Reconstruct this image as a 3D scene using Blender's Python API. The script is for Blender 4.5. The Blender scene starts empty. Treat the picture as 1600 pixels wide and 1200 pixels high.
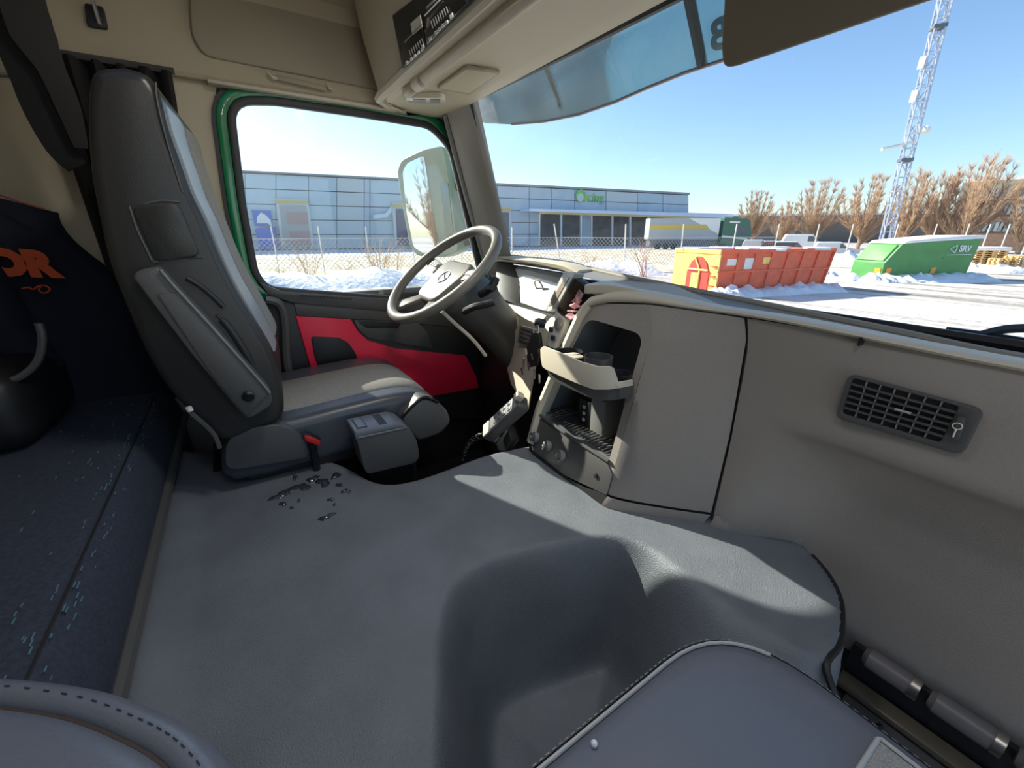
import bpy, bmesh, math, random
from mathutils import Vector, Matrix
random.seed(7)
S = bpy.context.scene
COL = S.collection
V = Vector

# ------------------------------------------------------------------ camera
FPX = 640.0
PITCH = math.radians(20.2); YAW = math.radians(33.0)
CAM = V((0.62, 0.0, 1.05))
FW = V((-math.cos(YAW)*math.cos(PITCH), math.sin(YAW)*math.cos(PITCH), -math.sin(PITCH)))
RT = V((math.sin(YAW), math.cos(YAW), 0)); UP = RT.cross(FW)
cd = bpy.data.cameras.new('camera'); cd.sensor_width = 36; cd.sensor_fit = 'HORIZONTAL'
cd.lens = 36*FPX/1600; cd.clip_start = 0.01; cd.clip_end = 2000
cam = bpy.data.objects.new('camera', cd); COL.objects.link(cam)
M = Matrix((RT, UP, -FW)).transposed().to_4x4(); M.translation = CAM
cam.matrix_world = M; S.camera = cam

# ------------------------------------------------------------------ sky, sun, exposure
SUN_EL = math.radians(31.0)
SUN_DIR = V((-0.93, -0.37, 0)).normalized()*math.cos(SUN_EL) + V((0, 0, math.sin(SUN_EL)))
w = bpy.data.worlds.new('sky'); S.world = w; w.use_nodes = True
wn = w.node_tree; bg = wn.nodes['Background']
sky = wn.nodes.new('ShaderNodeTexSky'); sky.sky_type = 'NISHITA'; sky.sun_disc = False
sky.sun_elevation = SUN_EL; sky.sun_rotation = math.atan2(SUN_DIR.x, SUN_DIR.y)
sky.air_density = 1.0; sky.dust_density = 0.5; sky.ozone_density = 4.0
wn.links.new(sky.outputs[0], bg.inputs[0]); bg.inputs[1].default_value = 0.11
sl = bpy.data.lights.new('sun', 'SUN'); sl.energy = 4.9; sl.angle = math.radians(0.6); sl.color = (1, 0.93, 0.82)
so = bpy.data.objects.new('sun', sl); COL.objects.link(so)
so.rotation_euler = SUN_DIR.to_track_quat('Z', 'Y').to_euler(); so.location = SUN_DIR*30
S.view_settings.view_transform = 'Standard'; S.view_settings.look = 'None'
S.view_settings.gamma = 1.0; S.view_settings.use_curve_mapping = False
S.view_settings.exposure = 1.15

# ------------------------------------------------------------------ measuring helpers: a photo point on a real plane of the cab
def ray(px, py): return FW + RT*((px-800)/FPX) + UP*((600-py)/FPX)
def onx(px, py, x): d = ray(px, py); return CAM + d*((x-CAM.x)/d.x)
def ony(px, py, y): d = ray(px, py); return CAM + d*((y-CAM.y)/d.y)
def onz(px, py, z): d = ray(px, py); return CAM + d*((z-CAM.z)/d.z)
def onp(px, py, p, n): d = ray(px, py); return CAM + d*((V(p)-CAM).dot(V(n))/d.dot(V(n)))

# ------------------------------------------------------------------ materials
MATS = {}
def mat(name, col, rough=0.5, metal=0.0, bump=0.0, bscale=300.0, var=0.0, vscale=4.0, spec=0.5, col2=None, bdist=0.002, coat=0.0, emit=None):
    if name in MATS: return MATS[name]
    m = bpy.data.materials.new(name); m.use_nodes = True; nt = m.node_tree; b = nt.nodes['Principled BSDF']
    b.inputs['Base Color'].default_value = (*col, 1); b.inputs['Roughness'].default_value = rough
    b.inputs['Metallic'].default_value = metal; b.inputs['Specular IOR Level'].default_value = spec
    b.inputs['Coat Weight'].default_value = coat
    tc = nt.nodes.new('ShaderNodeTexCoord')
    if var > 0 or col2:
        n = nt.nodes.new('ShaderNodeTexNoise'); n.inputs['Scale'].default_value = vscale; n.inputs['Detail'].default_value = 5
        nt.links.new(tc.outputs['Object'], n.inputs['Vector'])
        r = nt.nodes.new('ShaderNodeValToRGB'); r.color_ramp.elements[0].position = 0.35; r.color_ramp.elements[1].position = 0.65
        c2 = col2 or tuple(min(1, c*(1+var)) for c in col); c1 = col if col2 else tuple(c*(1-var) for c in col)
        r.color_ramp.elements[0].color = (*c1, 1); r.color_ramp.elements[1].color = (*c2, 1)
        nt.links.new(n.outputs['Fac'], r.inputs['Fac']); nt.links.new(r.outputs['Color'], b.inputs['Base Color'])
    if bump > 0:
        n = nt.nodes.new('ShaderNodeTexNoise'); n.inputs['Scale'].default_value = bscale; n.inputs['Detail'].default_value = 2
        nt.links.new(tc.outputs['Object'], n.inputs['Vector'])
        bp = nt.nodes.new('ShaderNodeBump'); bp.inputs['Strength'].default_value = bump; bp.inputs['Distance'].default_value = bdist
        nt.links.new(n.outputs['Fac'], bp.inputs['Height']); nt.links.new(bp.outputs[0], b.inputs['Normal'])
    if emit:
        b.inputs['Emission Color'].default_value = (*emit[:3], 1); b.inputs['Emission Strength'].default_value = emit[3]
    MATS[name] = m; return m

def glass(name, tint, refl=0.06, rough=0.0, dirt=0.0):
    m = bpy.data.materials.new(name); m.use_nodes = True; nt = m.node_tree; nt.nodes.clear()
    o = nt.nodes.new('ShaderNodeOutputMaterial'); t = nt.nodes.new('ShaderNodeBsdfTransparent'); t.inputs[0].default_value = (*tint, 1)
    g = nt.nodes.new('ShaderNodeBsdfGlossy'); g.inputs['Roughness'].default_value = rough
    mx = nt.nodes.new('ShaderNodeMixShader'); lw = nt.nodes.new('ShaderNodeFresnel'); lw.inputs['IOR'].default_value = 1.45
    ml = nt.nodes.new('ShaderNodeMath'); ml.operation = 'MULTIPLY'; ml.inputs[1].default_value = refl/0.04
    nt.links.new(lw.outputs[0], ml.inputs[0]); nt.links.new(ml.outputs[0], mx.inputs[0])
    nt.links.new(t.outputs[0], mx.inputs[1]); nt.links.new(g.outputs[0], mx.inputs[2])
    last = mx
    if dirt > 0:
        d = nt.nodes.new('ShaderNodeBsdfTranslucent'); d.inputs[0].default_value = (0.8, 0.85, 0.85, 1)
        tc = nt.nodes.new('ShaderNodeTexCoord'); n = nt.nodes.new('ShaderNodeTexNoise'); n.inputs['Scale'].default_value = 5; n.inputs['Detail'].default_value = 8
        nt.links.new(tc.outputs['Object'], n.inputs['Vector'])
        mm = nt.nodes.new('ShaderNodeMath'); mm.operation = 'MULTIPLY'; mm.inputs[1].default_value = dirt
        nt.links.new(n.outputs['Fac'], mm.inputs[0])
        m2 = nt.nodes.new('ShaderNodeMixShader'); nt.links.new(mm.outputs[0], m2.inputs[0])
        nt.links.new(mx.outputs[0], m2.inputs[1]); nt.links.new(d.outputs[0], m2.inputs[2]); last = m2
    nt.links.new(last.outputs[0], o.inputs[0]); MATS[name] = m; return m

BEIGE = mat('beige plastic', (0.52, 0.455, 0.33), 0.55, bump=0.15, bscale=500)
BEIGE2 = mat('beige headliner cloth', (0.50, 0.435, 0.315), 0.9, bump=0.25, bscale=700)
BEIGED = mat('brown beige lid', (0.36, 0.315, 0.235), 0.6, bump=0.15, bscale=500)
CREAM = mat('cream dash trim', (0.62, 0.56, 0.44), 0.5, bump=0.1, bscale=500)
DASH = mat('dark grey dash plastic', (0.31, 0.278, 0.245), 0.55, bump=0.35, bscale=520, spec=0.45)
DASH2 = mat('black dash plastic', (0.022, 0.022, 0.024), 0.45, bump=0.2, bscale=520)
BLACK = mat('matt black plastic', (0.012, 0.012, 0.013), 0.5)
GLOSSB = mat('gloss black plastic', (0.01, 0.01, 0.012), 0.15)
CHAR = mat('charcoal plastic', (0.085, 0.083, 0.08), 0.45, bump=0.15, bscale=500)
RUBBER = mat('grained rubber mat', (0.150, 0.166, 0.185), 0.46, bump=0.55, bscale=480, bdist=0.0025, spec=0.5, var=0.10, vscale=9)
LEATH = mat('black leather', (0.030, 0.029, 0.028), 0.33, bump=0.12, bscale=420)
LEATH2 = mat('slate leather', (0.14, 0.155, 0.185), 0.31, bump=0.15, bscale=420)
PALEL = mat('pale grey leather', (0.30, 0.32, 0.34), 0.4, bump=0.12, bscale=420)
FABRIC = mat('grey seat cloth', (0.30, 0.29, 0.265), 0.95, bump=0.6, bscale=900, var=0.25, vscale=500)
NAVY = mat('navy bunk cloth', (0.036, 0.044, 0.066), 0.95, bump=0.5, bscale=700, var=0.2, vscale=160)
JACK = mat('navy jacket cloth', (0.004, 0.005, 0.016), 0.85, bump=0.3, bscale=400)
ORANGE = mat('orange print', (0.55, 0.075, 0.015), 0.7)
RED = mat('red door plastic', (0.85, 0.015, 0.06), 0.45, bump=0.1, bscale=500)
GREEN = mat('green paint', (0.0, 0.20, 0.065), 0.22, coat=0.6)
SEAL = mat('black rubber seal', (0.035, 0.035, 0.038), 0.5)
CHROME = mat('bright metal', (0.8, 0.8, 0.78), 0.18, metal=1.0)
STEEL = mat('brushed steel', (0.45, 0.43, 0.4), 0.35, metal=1.0)
REDB = mat('red buckle button', (0.6, 0.02, 0.02), 0.35)
WHITE = mat('white print', (0.75, 0.75, 0.72), 0.5)
GREYP = mat('grey plastic', (0.22, 0.22, 0.21), 0.45)
WHEELM = mat('steering wheel leather', (0.17, 0.155, 0.13), 0.38, bump=0.1, bscale=500)
STRAP = mat('black webbing', (0.014, 0.014, 0.015), 0.8, bump=0.4, bscale=900)
PIPING = mat('brown seam piping', (0.06, 0.042, 0.036), 0.7)
PALEPIPE = mat('pale seam piping', (0.42, 0.42, 0.40), 0.5)
STITCH = mat('teal stitches', (0.10, 0.21, 0.25), 0.8)
PINK = mat('pink paper', (0.55, 0.30, 0.34), 0.8, var=0.5, vscale=60)
WATER = mat('water', (0.03, 0.035, 0.04), 0.03, spec=1.0)
CREAMLENS = mat('clear lamp lens', (0.75, 0.70, 0.58), 0.12)
GLASSW = glass('windscreen glass', (0.93, 0.96, 0.95), 0.035, dirt=0.05)
GLASSD = glass('door glass', (0.94, 0.97, 0.96), 0.03, dirt=0.02)
TINT = glass('teal tinted visor plastic', (0.60, 0.76, 0.72), 0.05, dirt=0.36)
MIRR = mat('mirror', (0.9, 0.92, 0.93), 0.02, metal=1.0)

# ------------------------------------------------------------------ mesh helpers
def tag(o, label=None, cat=None, group=None, kind=None):
    if label: o['label'] = label
    if cat: o['category'] = cat
    if group: o['group'] = group
    if kind: o['kind'] = kind
    return o
def ob(name, bm, m, parent=None, smooth=35, recalc=True):
    if recalc: bmesh.ops.recalc_face_normals(bm, faces=bm.faces)
    me = bpy.data.meshes.new(name); bm.to_mesh(me); bm.free()
    if smooth:
        for p in me.polygons: p.use_smooth = True
        me.set_sharp_from_angle(angle=math.radians(smooth))
    me.materials.append(m)
    o = bpy.data.objects.new(name, me); COL.objects.link(o)
    if parent: o.parent = parent
    return o
def thing(name, label, cat, loc=(0, 0, 0), group=None):
    o = bpy.data.objects.new(name, None); COL.objects.link(o); o.empty_display_size = 0.05
    # Empties sit at the origin of the cab; parts are modelled in cab coordinates
    return tag(o, label, cat, group)
def bevel(bm, off, seg=2, ang=30):
    if off <= 0: return
    ed = [e for e in bm.edges if len(e.link_faces) == 2 and e.calc_face_angle(0) > math.radians(ang)]
    if ed: bmesh.ops.bevel(bm, geom=ed, offset=off, offset_type='OFFSET', segments=seg, profile=0.5, affect='EDGES', clamp_overlap=True)
def prism(pts, vec, bev=0, seg=2, bm=None):
    b2 = bmesh.new()
    vs = [b2.verts.new(p) for p in pts]; f = b2.faces.new(vs)
    r = bmesh.ops.extrude_face_region(b2, geom=[f]); nv = [g for g in r['geom'] if isinstance(g, bmesh.types.BMVert)]
    bmesh.ops.translate(b2, verts=nv, vec=V(vec))
    bmesh.ops.recalc_face_normals(b2, faces=b2.faces); bevel(b2, bev, seg)
    return merge(bm, b2)
def merge(bm, b2):
    if bm is None: return b2
    me = bpy.data.meshes.new('tmp'); b2.to_mesh(me); b2.free(); bm.from_mesh(me); bpy.data.meshes.remove(me); return bm
def box(c, d, bev=0, rot=None, seg=2, bm=None):
    b2 = bmesh.new(); bmesh.ops.create_cube(b2, size=1)
    bmesh.ops.scale(b2, vec=V(d), verts=b2.verts); bevel(b2, bev, seg)
    if rot is not None: bmesh.ops.transform(b2, matrix=rot.to_4x4(), verts=b2.verts)
    bmesh.ops.translate(b2, vec=V(c), verts=b2.verts)
    return merge(bm, b2)
def bb(x0, x1, y0, y1, z0, z1, bev=0, bm=None, seg=2):
    return box(((x0+x1)/2, (y0+y1)/2, (z0+z1)/2), (abs(x1-x0), abs(y1-y0), abs(z1-z0)), bev, bm=bm, seg=seg)
def rpoly(pts, r, n=5):
    """round the corners of a closed 3d polygon"""
    out = []; N = len(pts); pts = [V(p) for p in pts]
    rs = r if isinstance(r, (list, tuple)) else [r]*N
    for i in range(N):
        p, a, b = pts[i], pts[i-1], pts[(i+1) % N]
        da, db = (a-p), (b-p); k = min(rs[i], da.length*0.48, db.length*0.48)
        if k < 1e-5: out.append(p); continue
        A = p+da.normalized()*k; B = p+db.normalized()*k
        for j in range(n+1):
            t = j/n; out.append(A*(1-t)**2 + p*(2*t*(1-t)) + B*t*t)
    return out
def loft(rows, closed=False, caps=False, bm=None):
    b2 = bmesh.new(); R = [[b2.verts.new(p) for p in r] for r in rows]; n = len(R[0])
    for i in range(len(R)-1):
        for j in range(n if closed else n-1):
            k = (j+1) % n
            try: b2.faces.new((R[i][j], R[i][k], R[i+1][k], R[i+1][j]))
            except ValueError: pass
    if caps:
        for r in (R[0], R[-1]):
            try: b2.faces.new(r)
            except ValueError: pass
    return merge(bm, b2)
def solid(bm, th):
    """give an open surface thickness"""
    bmesh.ops.recalc_face_normals(bm, faces=bm.faces)
    bmesh.ops.solidify(bm, geom=bm.faces[:], thickness=th); return bm
def spline(pts, n=8, closed=False):
    pts = [V(p) for p in pts]; out = []; N = len(pts)
    for i in range(N if closed else N-1):
        g = lambda k: pts[k % N] if closed else pts[max(0, min(N-1, k))]
        p0, p1, p2, p3 = g(i-1), g(i), g(i+1), g(i+2)
        for j in range(n):
            t = j/n
            out.append(0.5*((2*p1)+(p2-p0)*t+(2*p0-5*p1+4*p2-p3)*t*t+(3*p1-p0-3*p2+p3)*t**3))
    if not closed: out.append(pts[-1])
    return out
def tube(path, r, n=8, closed=False, bm=None, caps=True, ry=None):
    path = [V(p) for p in path]; N = len(path); rows = []; up = None
    for i in range(N):
        if closed: t = (path[(i+1) % N]-path[i-1]).normalized()
        else: t = (path[min(i+1, N-1)]-path[max(i-1, 0)]).normalized()
        if up is None:
            up = V((0, 0, 1)) if abs(t.z) < 0.9 else V((1, 0, 0))
        a = t.cross(up).normalized(); up = a.cross(t).normalized()
        rr = r[i] if isinstance(r, (list, tuple)) else r; r2 = rr if ry is None else ry
        rows.append([path[i]+a*(rr*math.cos(2*math.pi*k/n))+up*(r2*math.sin(2*math.pi*k/n)) for k in range(n)])
    if closed: rows.append(rows[0])
    b2 = loft(rows, True, caps and not closed)
    if closed: bmesh.ops.remove_doubles(b2, verts=b2.verts, dist=1e-6)
    return merge(bm, b2)
def lathe(c, axis, prof, n=24, bm=None):
    """prof: list of (radius, distance along axis)"""
    axis = V(axis).normalized(); u = axis.orthogonal().normalized(); v = axis.cross(u); c = V(c)
    rows = [[c+axis*h+u*(r*math.cos(2*math.pi*k/n))+v*(r*math.sin(2*math.pi*k/n)) for k in range(n)] for r, h in prof]
    return loft(rows, True, True, bm)
def ringprism(outer, inner, vec, bev=0):
    """flat ring between two loops of equal length, extruded"""
    b = bmesh.new(); n = len(outer)
    O = [b.verts.new(p) for p in outer]; I = [b.verts.new(p) for p in inner]
    fs = [b.faces.new((O[k], O[(k+1) % n], I[(k+1) % n], I[k])) for k in range(n)]
    r = bmesh.ops.extrude_face_region(b, geom=fs); nv = [g for g in r['geom'] if isinstance(g, bmesh.types.BMVert)]
    bmesh.ops.translate(b, verts=nv, vec=V(vec)); bmesh.ops.recalc_face_normals(b, faces=b.faces); bevel(b, bev, 2, 50); return b
def offset_loop(pts, d, nrm):
    """move a closed planar loop outwards by d"""
    nrm = V(nrm); N = len(pts); out = []; c = sum(pts, V())/N
    for i in range(N):
        t = (pts[(i+1) % N]-pts[i-1]); o = t.cross(nrm)
        if o.length < 1e-9: o = pts[i]-c
        o.normalize()
        if o.dot(pts[i]-c) < 0: o = -o
        out.append(pts[i]+o*d)
    return out
def textmesh(name, body, size, org, right, up, m, parent, ext=0.001, shear=0.0, bold=0.0):
    cu = bpy.data.curves.new('t', 'FONT'); cu.body = body; cu.size = size; cu.extrude = ext; cu.shear = shear; cu.offset = bold
    cu.align_x = 'CENTER'; cu.align_y = 'CENTER'; cu.resolution_u = 3
    t = bpy.data.objects.new('t', cu); COL.objects.link(t); bpy.context.view_layer.update()
    dg = bpy.context.evaluated_depsgraph_get()
    me = bpy.data.meshes.new_from_object(t.evaluated_get(dg)); bpy.data.objects.remove(t); bpy.data.curves.remove(cu)
    r = V(right).normalized(); u = V(up).normalized(); nn = r.cross(u)
    Mx = Matrix((r, u, nn)).transposed().to_4x4(); Mx.translation = V(org); me.transform(Mx)
    me.materials.clear(); me.materials.append(m); me.name = name
    o = bpy.data.objects.new(name, me); COL.objects.link(o)
    if parent: o.parent = parent
    return o
def sstep(a, b, x):
    t = max(0, min(1, (x-a)/(b-a))); return t*t*(3-2*t)
def struct(o): o['kind'] = 'structure'; return o

# ================================================================== THE CAB SHELL
XL, XR, YB, YF = -1.02, 1.04, -1.10, 1.04
struct(ob('floor', bb(XL-0.06, XR+0.06, YB, YF, -0.05, 0.0), DASH2))
struct(ob('wall_rear', bb(XL-0.06, XR+0.06, YB-0.05, YB, 0, 1.78), BEIGE2))
# left wall: sleeper side and B-pillar, ends at the door opening
wl = [onx(340, 130, XL), onx(337, 150, XL), onx(338, 215, XL), onx(352, 290, XL), onx(368, 370, XL), onx(392, 462, XL)]
poly = [V((XL, YB, 1.46)), V((XL, wl[0].y, 1.46))] + wl[1:] + [V((XL, wl[-1].y+0.02, 0.0)), V((XL, YB, 0.0))]
struct(ob('wall_left', prism(poly, (-0.06, 0, 0), 0.004), BEIGE))
struct(ob('trim_5', tube([p+V((0.002, 0.002, 0)) for p in wl[1:]], 0.006, 6), BEIGE))
# right side: the passenger door stands open behind the camera, only the pillars and sill are there
b = bb(XR, XR+0.06, YB, -0.10, 0, 1.46); bb(XR, XR+0.06, 0.95, YF, 0, 1.46, bm=b); bb(XR, XR+0.06, YB, YF, -0.05, 0.06, bm=b); bb(XR, XR+0.06, YB, YF, 1.44, 1.78, bm=b)
struct(ob('wall_right', b, BEIGE))
# roof: side trim above the door, cove and ceiling
prof = [(XL-0.05, 1.452), (-0.992, 1.452), (-0.985, 1.462), (-0.99, 1.49), (-1.0, 1.62), (-0.96, 1.69), (-0.86, 1.73), (-0.86, 1.80), (XL-0.06, 1.80)]
rows = [[V((x, y, z)) for x, z in prof] for y in (YB, -0.5, 0.0, 0.4, 0.76)]
struct(ob('trim_1', loft(rows, True, True), BEIGE2))
struct(ob('trim_2', bb(XL-0.05, -0.978, 0.03, 0.60, 1.444, 1.453, 0.002), CREAM))
b = bb(-0.95, -0.45, YB, 0.80, 1.74, 1.80); bb(0.50, XR+0.06, YB, 0.80, 1.74, 1.80, bm=b); bb(-0.45, 0.50, YB, -0.45, 1.74, 1.80, bm=b); bb(-0.45, 0.50, 0.25, 0.80, 1.74, 1.80, bm=b)
struct(ob('ceiling', b, BEIGE2))
hat = struct(bpy.data.objects.new('added_roof_hatch', None)); COL.objects.link(hat)      # unseen glass roof hatch, added to let more skylight into the cab
ob('added_hatch_glass', bb(-0.45, 0.50, -0.45, 0.25, 1.785, 1.79), GLASSD, hat); hp_ = [V((-0.45, -0.45, 1.742)), V((0.50, -0.45, 1.742)), V((0.50, 0.25, 1.742)), V((-0.45, 0.25, 1.742))]
ob('added_hatch_frame', tube(hp_, 0.015, 8, True), CHAR, hat)
struct(ob('trim_6', bb(XR-0.16, XR+0.06, 0.40, 0.80, 1.46, 1.80, 0.02), BEIGE2))

# two unseen ceiling lamps, added only to brighten the cab interior
for lx, ly, wh_, pw_ in ((0.0, 0.335, 'middle of the cab', 1.7), (0.76, 0.10, 'passenger seat', 0.9)):
    dl_ = thing('fill_lamp', 'added round fill lamp in the ceiling above the %s' % wh_, 'lamp', group='added ceiling fill lamps')
    ob('fill_lamp_rim', lathe((lx, ly, 1.74), (0, 0, -1), [(0.09, 0), (0.09, 0.018), (0.075, 0.022)], 24), BEIGE, dl_)
    ob('fill_lamp_lens', lathe((lx, ly, 1.735), (0, 0, -1), [(0.072, 0), (0.072, 0.012), (0.05, 0.016)], 24), mat('glowing fill lens', (0.9, 0.9, 0.88), 0.4, emit=(1, 0.97, 0.93, 3.0)), dl_)
    L0 = bpy.data.lights.new('fill_light', 'AREA'); L0.shape = 'DISK'; L0.size = 0.15; L0.energy = pw_; L0.color = (1, 0.97, 0.93)
    o0 = bpy.data.objects.new('fill_light', L0); COL.objects.link(o0); o0.location = (lx, ly, 1.712); o0.parent = dl_

# roof locker lid over the door
lid = [onx(p[0], p[1], -1.0) for p in ((296, -4), (316, 90), (604, 146), (600, 62), (585, 46), (420, 8))]
lid = [onx(296, -4, -1.0), onx(300, 60, -1.0), onx(318, 90, -1.0), onx(590, 143, -1.0), onx(606, 142, -1.0), onx(604, 70, -1.0), onx(586, 47, -1.0), onx(420, 8, -1.0)]
lk = thing('roof_locker', 'dark beige roof locker lid with two small catches above the side window', 'locker')
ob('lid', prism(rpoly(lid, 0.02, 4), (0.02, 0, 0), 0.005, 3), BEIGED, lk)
for a, c in (((419, 114), (432, 122)), ((518, 138), (510, 130))):
    pa, pc = onx(a[0], a[1], -0.972), onx(c[0], c[1], -0.972)
    ob('catch', tube(spline([pa, (pa+pc)/2+V((0.006, 0, -0.006)), pc], 5), 0.0045, 6), CREAM, lk)
g = [onx(432, 117, -0.976), onx(510, 136, -0.976), onx(508, 143, -0.976), onx(434, 126, -0.976)]
ob('handle', prism(g, (0.006, 0, 0), 0.002), BEIGED, lk)

# ================================================================== DRIVER DOOR
XD = -1.0
gl = [onx(x, y, XD) for x, y in ((366, 163), (430, 164), (560, 182), (672, 200), (702, 232), (728, 340), (758, 468), (607, 462), (470, 452), (420, 447), (404, 425), (385, 320))]
gl = rpoly(gl, [0.05, 0.02, 0.05, 0.03, 0.03, 0.05, 0.05, 0.05, 0.05, 0.05, 0.03, 0.05], 5)
door = bpy.data.objects.new('door_1', None); COL.objects.link(door); tag(door, 'driver door with green painted frame, side window and red lower panel', 'door', kind='structure')
s1 = offset_loop(gl, 0.022, (1, 0, 0)); s2 = offset_loop(gl, 0.05, (1, 0, 0)); s3 = offset_loop(gl, 0.060, (1, 0, 0))
ob('window_seal', ringprism(s1, gl, (-0.02, 0, 0), 0.005), SEAL, door)
ob('green_frame', ringprism([p+V((-0.006, 0, 0)) for p in s2], [p+V((-0.006, 0, 0)) for p in s1], (-0.03, 0, 0), 0.004), GREEN, door)
ob('outer_seal', ringprism([p+V((-0.012, 0, 0)) for p in s3], [p+V((-0.012, 0, 0)) for p in s2], (-0.03, 0, 0)), SEAL, door)
ob('window_glass', prism([p+V((-0.012, 0, 0)) for p in gl], (-0.004, 0, 0)), GLASSD, door)
gc_ = sum(s2, V())/len(s2); sk = []
for p in s2:
    d = p-gc_; t = min([(lim-o)/v for o, v, lim in ((gc_.y, d.y, 1.12 if d.y > 0 else -0.25), (gc_.z, d.z, 1.62 if d.z > 0 else 0.2)) if abs(v) > 1e-6]); q = gc_+d*t; q.y = min(q.y, 0.89+max(0, 1.46-q.z)*0.28); sk.append(q)
ob('door_skin', ringprism([p+V((-0.045, 0, 0)) for p in sk], [p+V((-0.03, 0, 0)) for p in s2], (-0.02, 0, 0)), GREEN, door)
ob('inner_skin', bb(-1.062, -1.035, 0.03, 1.04, 0.0, 0.84), BLACK, door)
# belt trim, upper dark panel, red panel, pocket, speaker
def dp(pts, x, t, m, name, bev=0.004, r=0.0, par=door):
    q = [onx(a, c, x) for a, c in pts]
    if r: q = rpoly(q, r, 4)
    return ob(name, prism(q, (-t, 0, 0), bev), m, par)
dp(((404, 440), (440, 455), (560, 464), (780, 476), (790, 492), (600, 486), (458, 474), (420, 462)), -0.985, 0.05, CHAR, 'belt_trim', 0.006)
dp(((416, 462), (460, 474), (600, 480), (800, 485), (820, 640), (740, 655), (540, 650), (440, 640)), -1.0, 0.04, DASH2, 'lower_panel', 0.004)
dp(((459, 473), (610, 477), (790, 482), (800, 520), (620, 503), (464, 494)), -0.992, 0.03, CHAR, 'upper_panel', 0.005)
dp(((462, 494), (548, 499), (560, 518), (575, 532), (620, 545), (680, 551), (728, 556), (745, 590), (748, 606), (560, 640), (490, 590)), -0.99, 0.02, RED, 'red_panel', 0.003)
dp(((486, 526), (530, 528), (545, 536), (556, 552), (565, 580), (505, 590), (492, 560)), -0.984, 0.012, BLACK, 'speaker_grille', 0.003, 0.012)
dp(((552, 500), (640, 503), (655, 505), (668, 520), (676, 545), (575, 528), (560, 515)), -0.983, 0.012, CHAR, 'armrest_pocket', 0.004, 0.01)
dp(((558, 501), (628, 504), (622, 513), (572, 512)), -0.979, 0.008, BLACK, 'door_pull', 0.003, 0.006)
b = None
for i in range(16):
    p = onx(470+i*5.2, 461+i*0.4, -0.981); b = box(p, (0.012, 0.006, 0.004), bm=b)
ob('demister_slots', b, BLACK, door)
p0 = [onx(x, y, -0.965) for x, y in ((415, 468), (436, 475), (445, 500), (448, 560), (455, 600))]
ob('grab_bar', tube(spline(p0, 6), 0.014, 8), CHAR, door)

# ================================================================== FRONT: A-pillar, windscreen, header
A = [V((-1.0, 0.775, 1.46)), V((-0.80, 0.755, 1.46)), V((-0.89, 0.975, 0.90)), V((-1.0, 0.935, 0.90))]
rows = [[V((-1.03, 0.79, 1.47)), V((-0.985, 0.745, 1.455)), V((-0.93, 0.735, 1.455)), V((-0.80, 0.752, 1.455)), V((-0.79, 0.78, 1.47)), V((-0.90, 0.83, 1.47))],
        [V((-1.03, 0.87, 1.18)), V((-0.985, 0.825, 1.18)), V((-0.95, 0.82, 1.18)), V((-0.845, 0.862, 1.18)), V((-0.835, 0.885, 1.18)), V((-0.93, 0.93, 1.18))],
        [V((-1.03, 0.96, 0.88)), V((-0.985, 0.915, 0.88)), V((-0.97, 0.915, 0.88)), V((-0.905, 0.975, 0.88)), V((-0.895, 1.0, 0.88)), V((-0.97, 1.03, 0.88))]]
struct(ob('trim_3', loft(rows, True, True), mat('pillar grey plastic', (0.30, 0.28, 0.25), 0.55, bump=0.15, bscale=500), smooth=50))
struct(ob('trim_4', tube([V((-0.955, 0.735, 1.45)), V((-0.968, 0.818, 1.18)), V((-0.985, 0.912, 0.90))], 0.010, 8), GREYP))
# windscreen, gently curved
rows = []; edgeL = []; edgeT = []
NW = 14
for j in range(9):
    t = j/8; r = []
    for i in range(NW+1):
        s = i/NW; xx = (-0.90+0.10*t) + s*(1.90-0.14*t)
        bow = 0.055*(1-(xx/0.95)**2)
        r.append(V((xx, 0.985-0.232*t+bow*(1-0.55*t), 0.905-0.02*s+0.555*t+0.005*s)))
    rows.append(r)
wsc = bpy.data.objects.new('window_1', None); COL.objects.link(wsc); tag(wsc, kind='structure')
ob('windscreen_glass', loft(rows), GLASSW, wsc, recalc=False)
ob('screen_seal', tube([r[0]+V((-0.002, -0.003, 0)) for r in rows], 0.007, 6), BLACK, wsc)
ob('screen_seal', tube([p+V((0, -0.004, 0.006)) for p in rows[-1]], 0.010, 6), BLACK, wsc)
ob('screen_seal', tube([p+V((0, 0.0, -0.012)) for p in rows[0]], 0.010, 6), BLACK, wsc)
struct(ob('wall_front', bb(XL-0.06, XR+0.06, 1.06, 1.10, -0.05, 0.86), DASH2))
struct(ob('trim_7', bb(0.93, XR+0.06, 0.72, 1.02, 0.86, 1.46, 0.02), CHAR))

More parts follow.
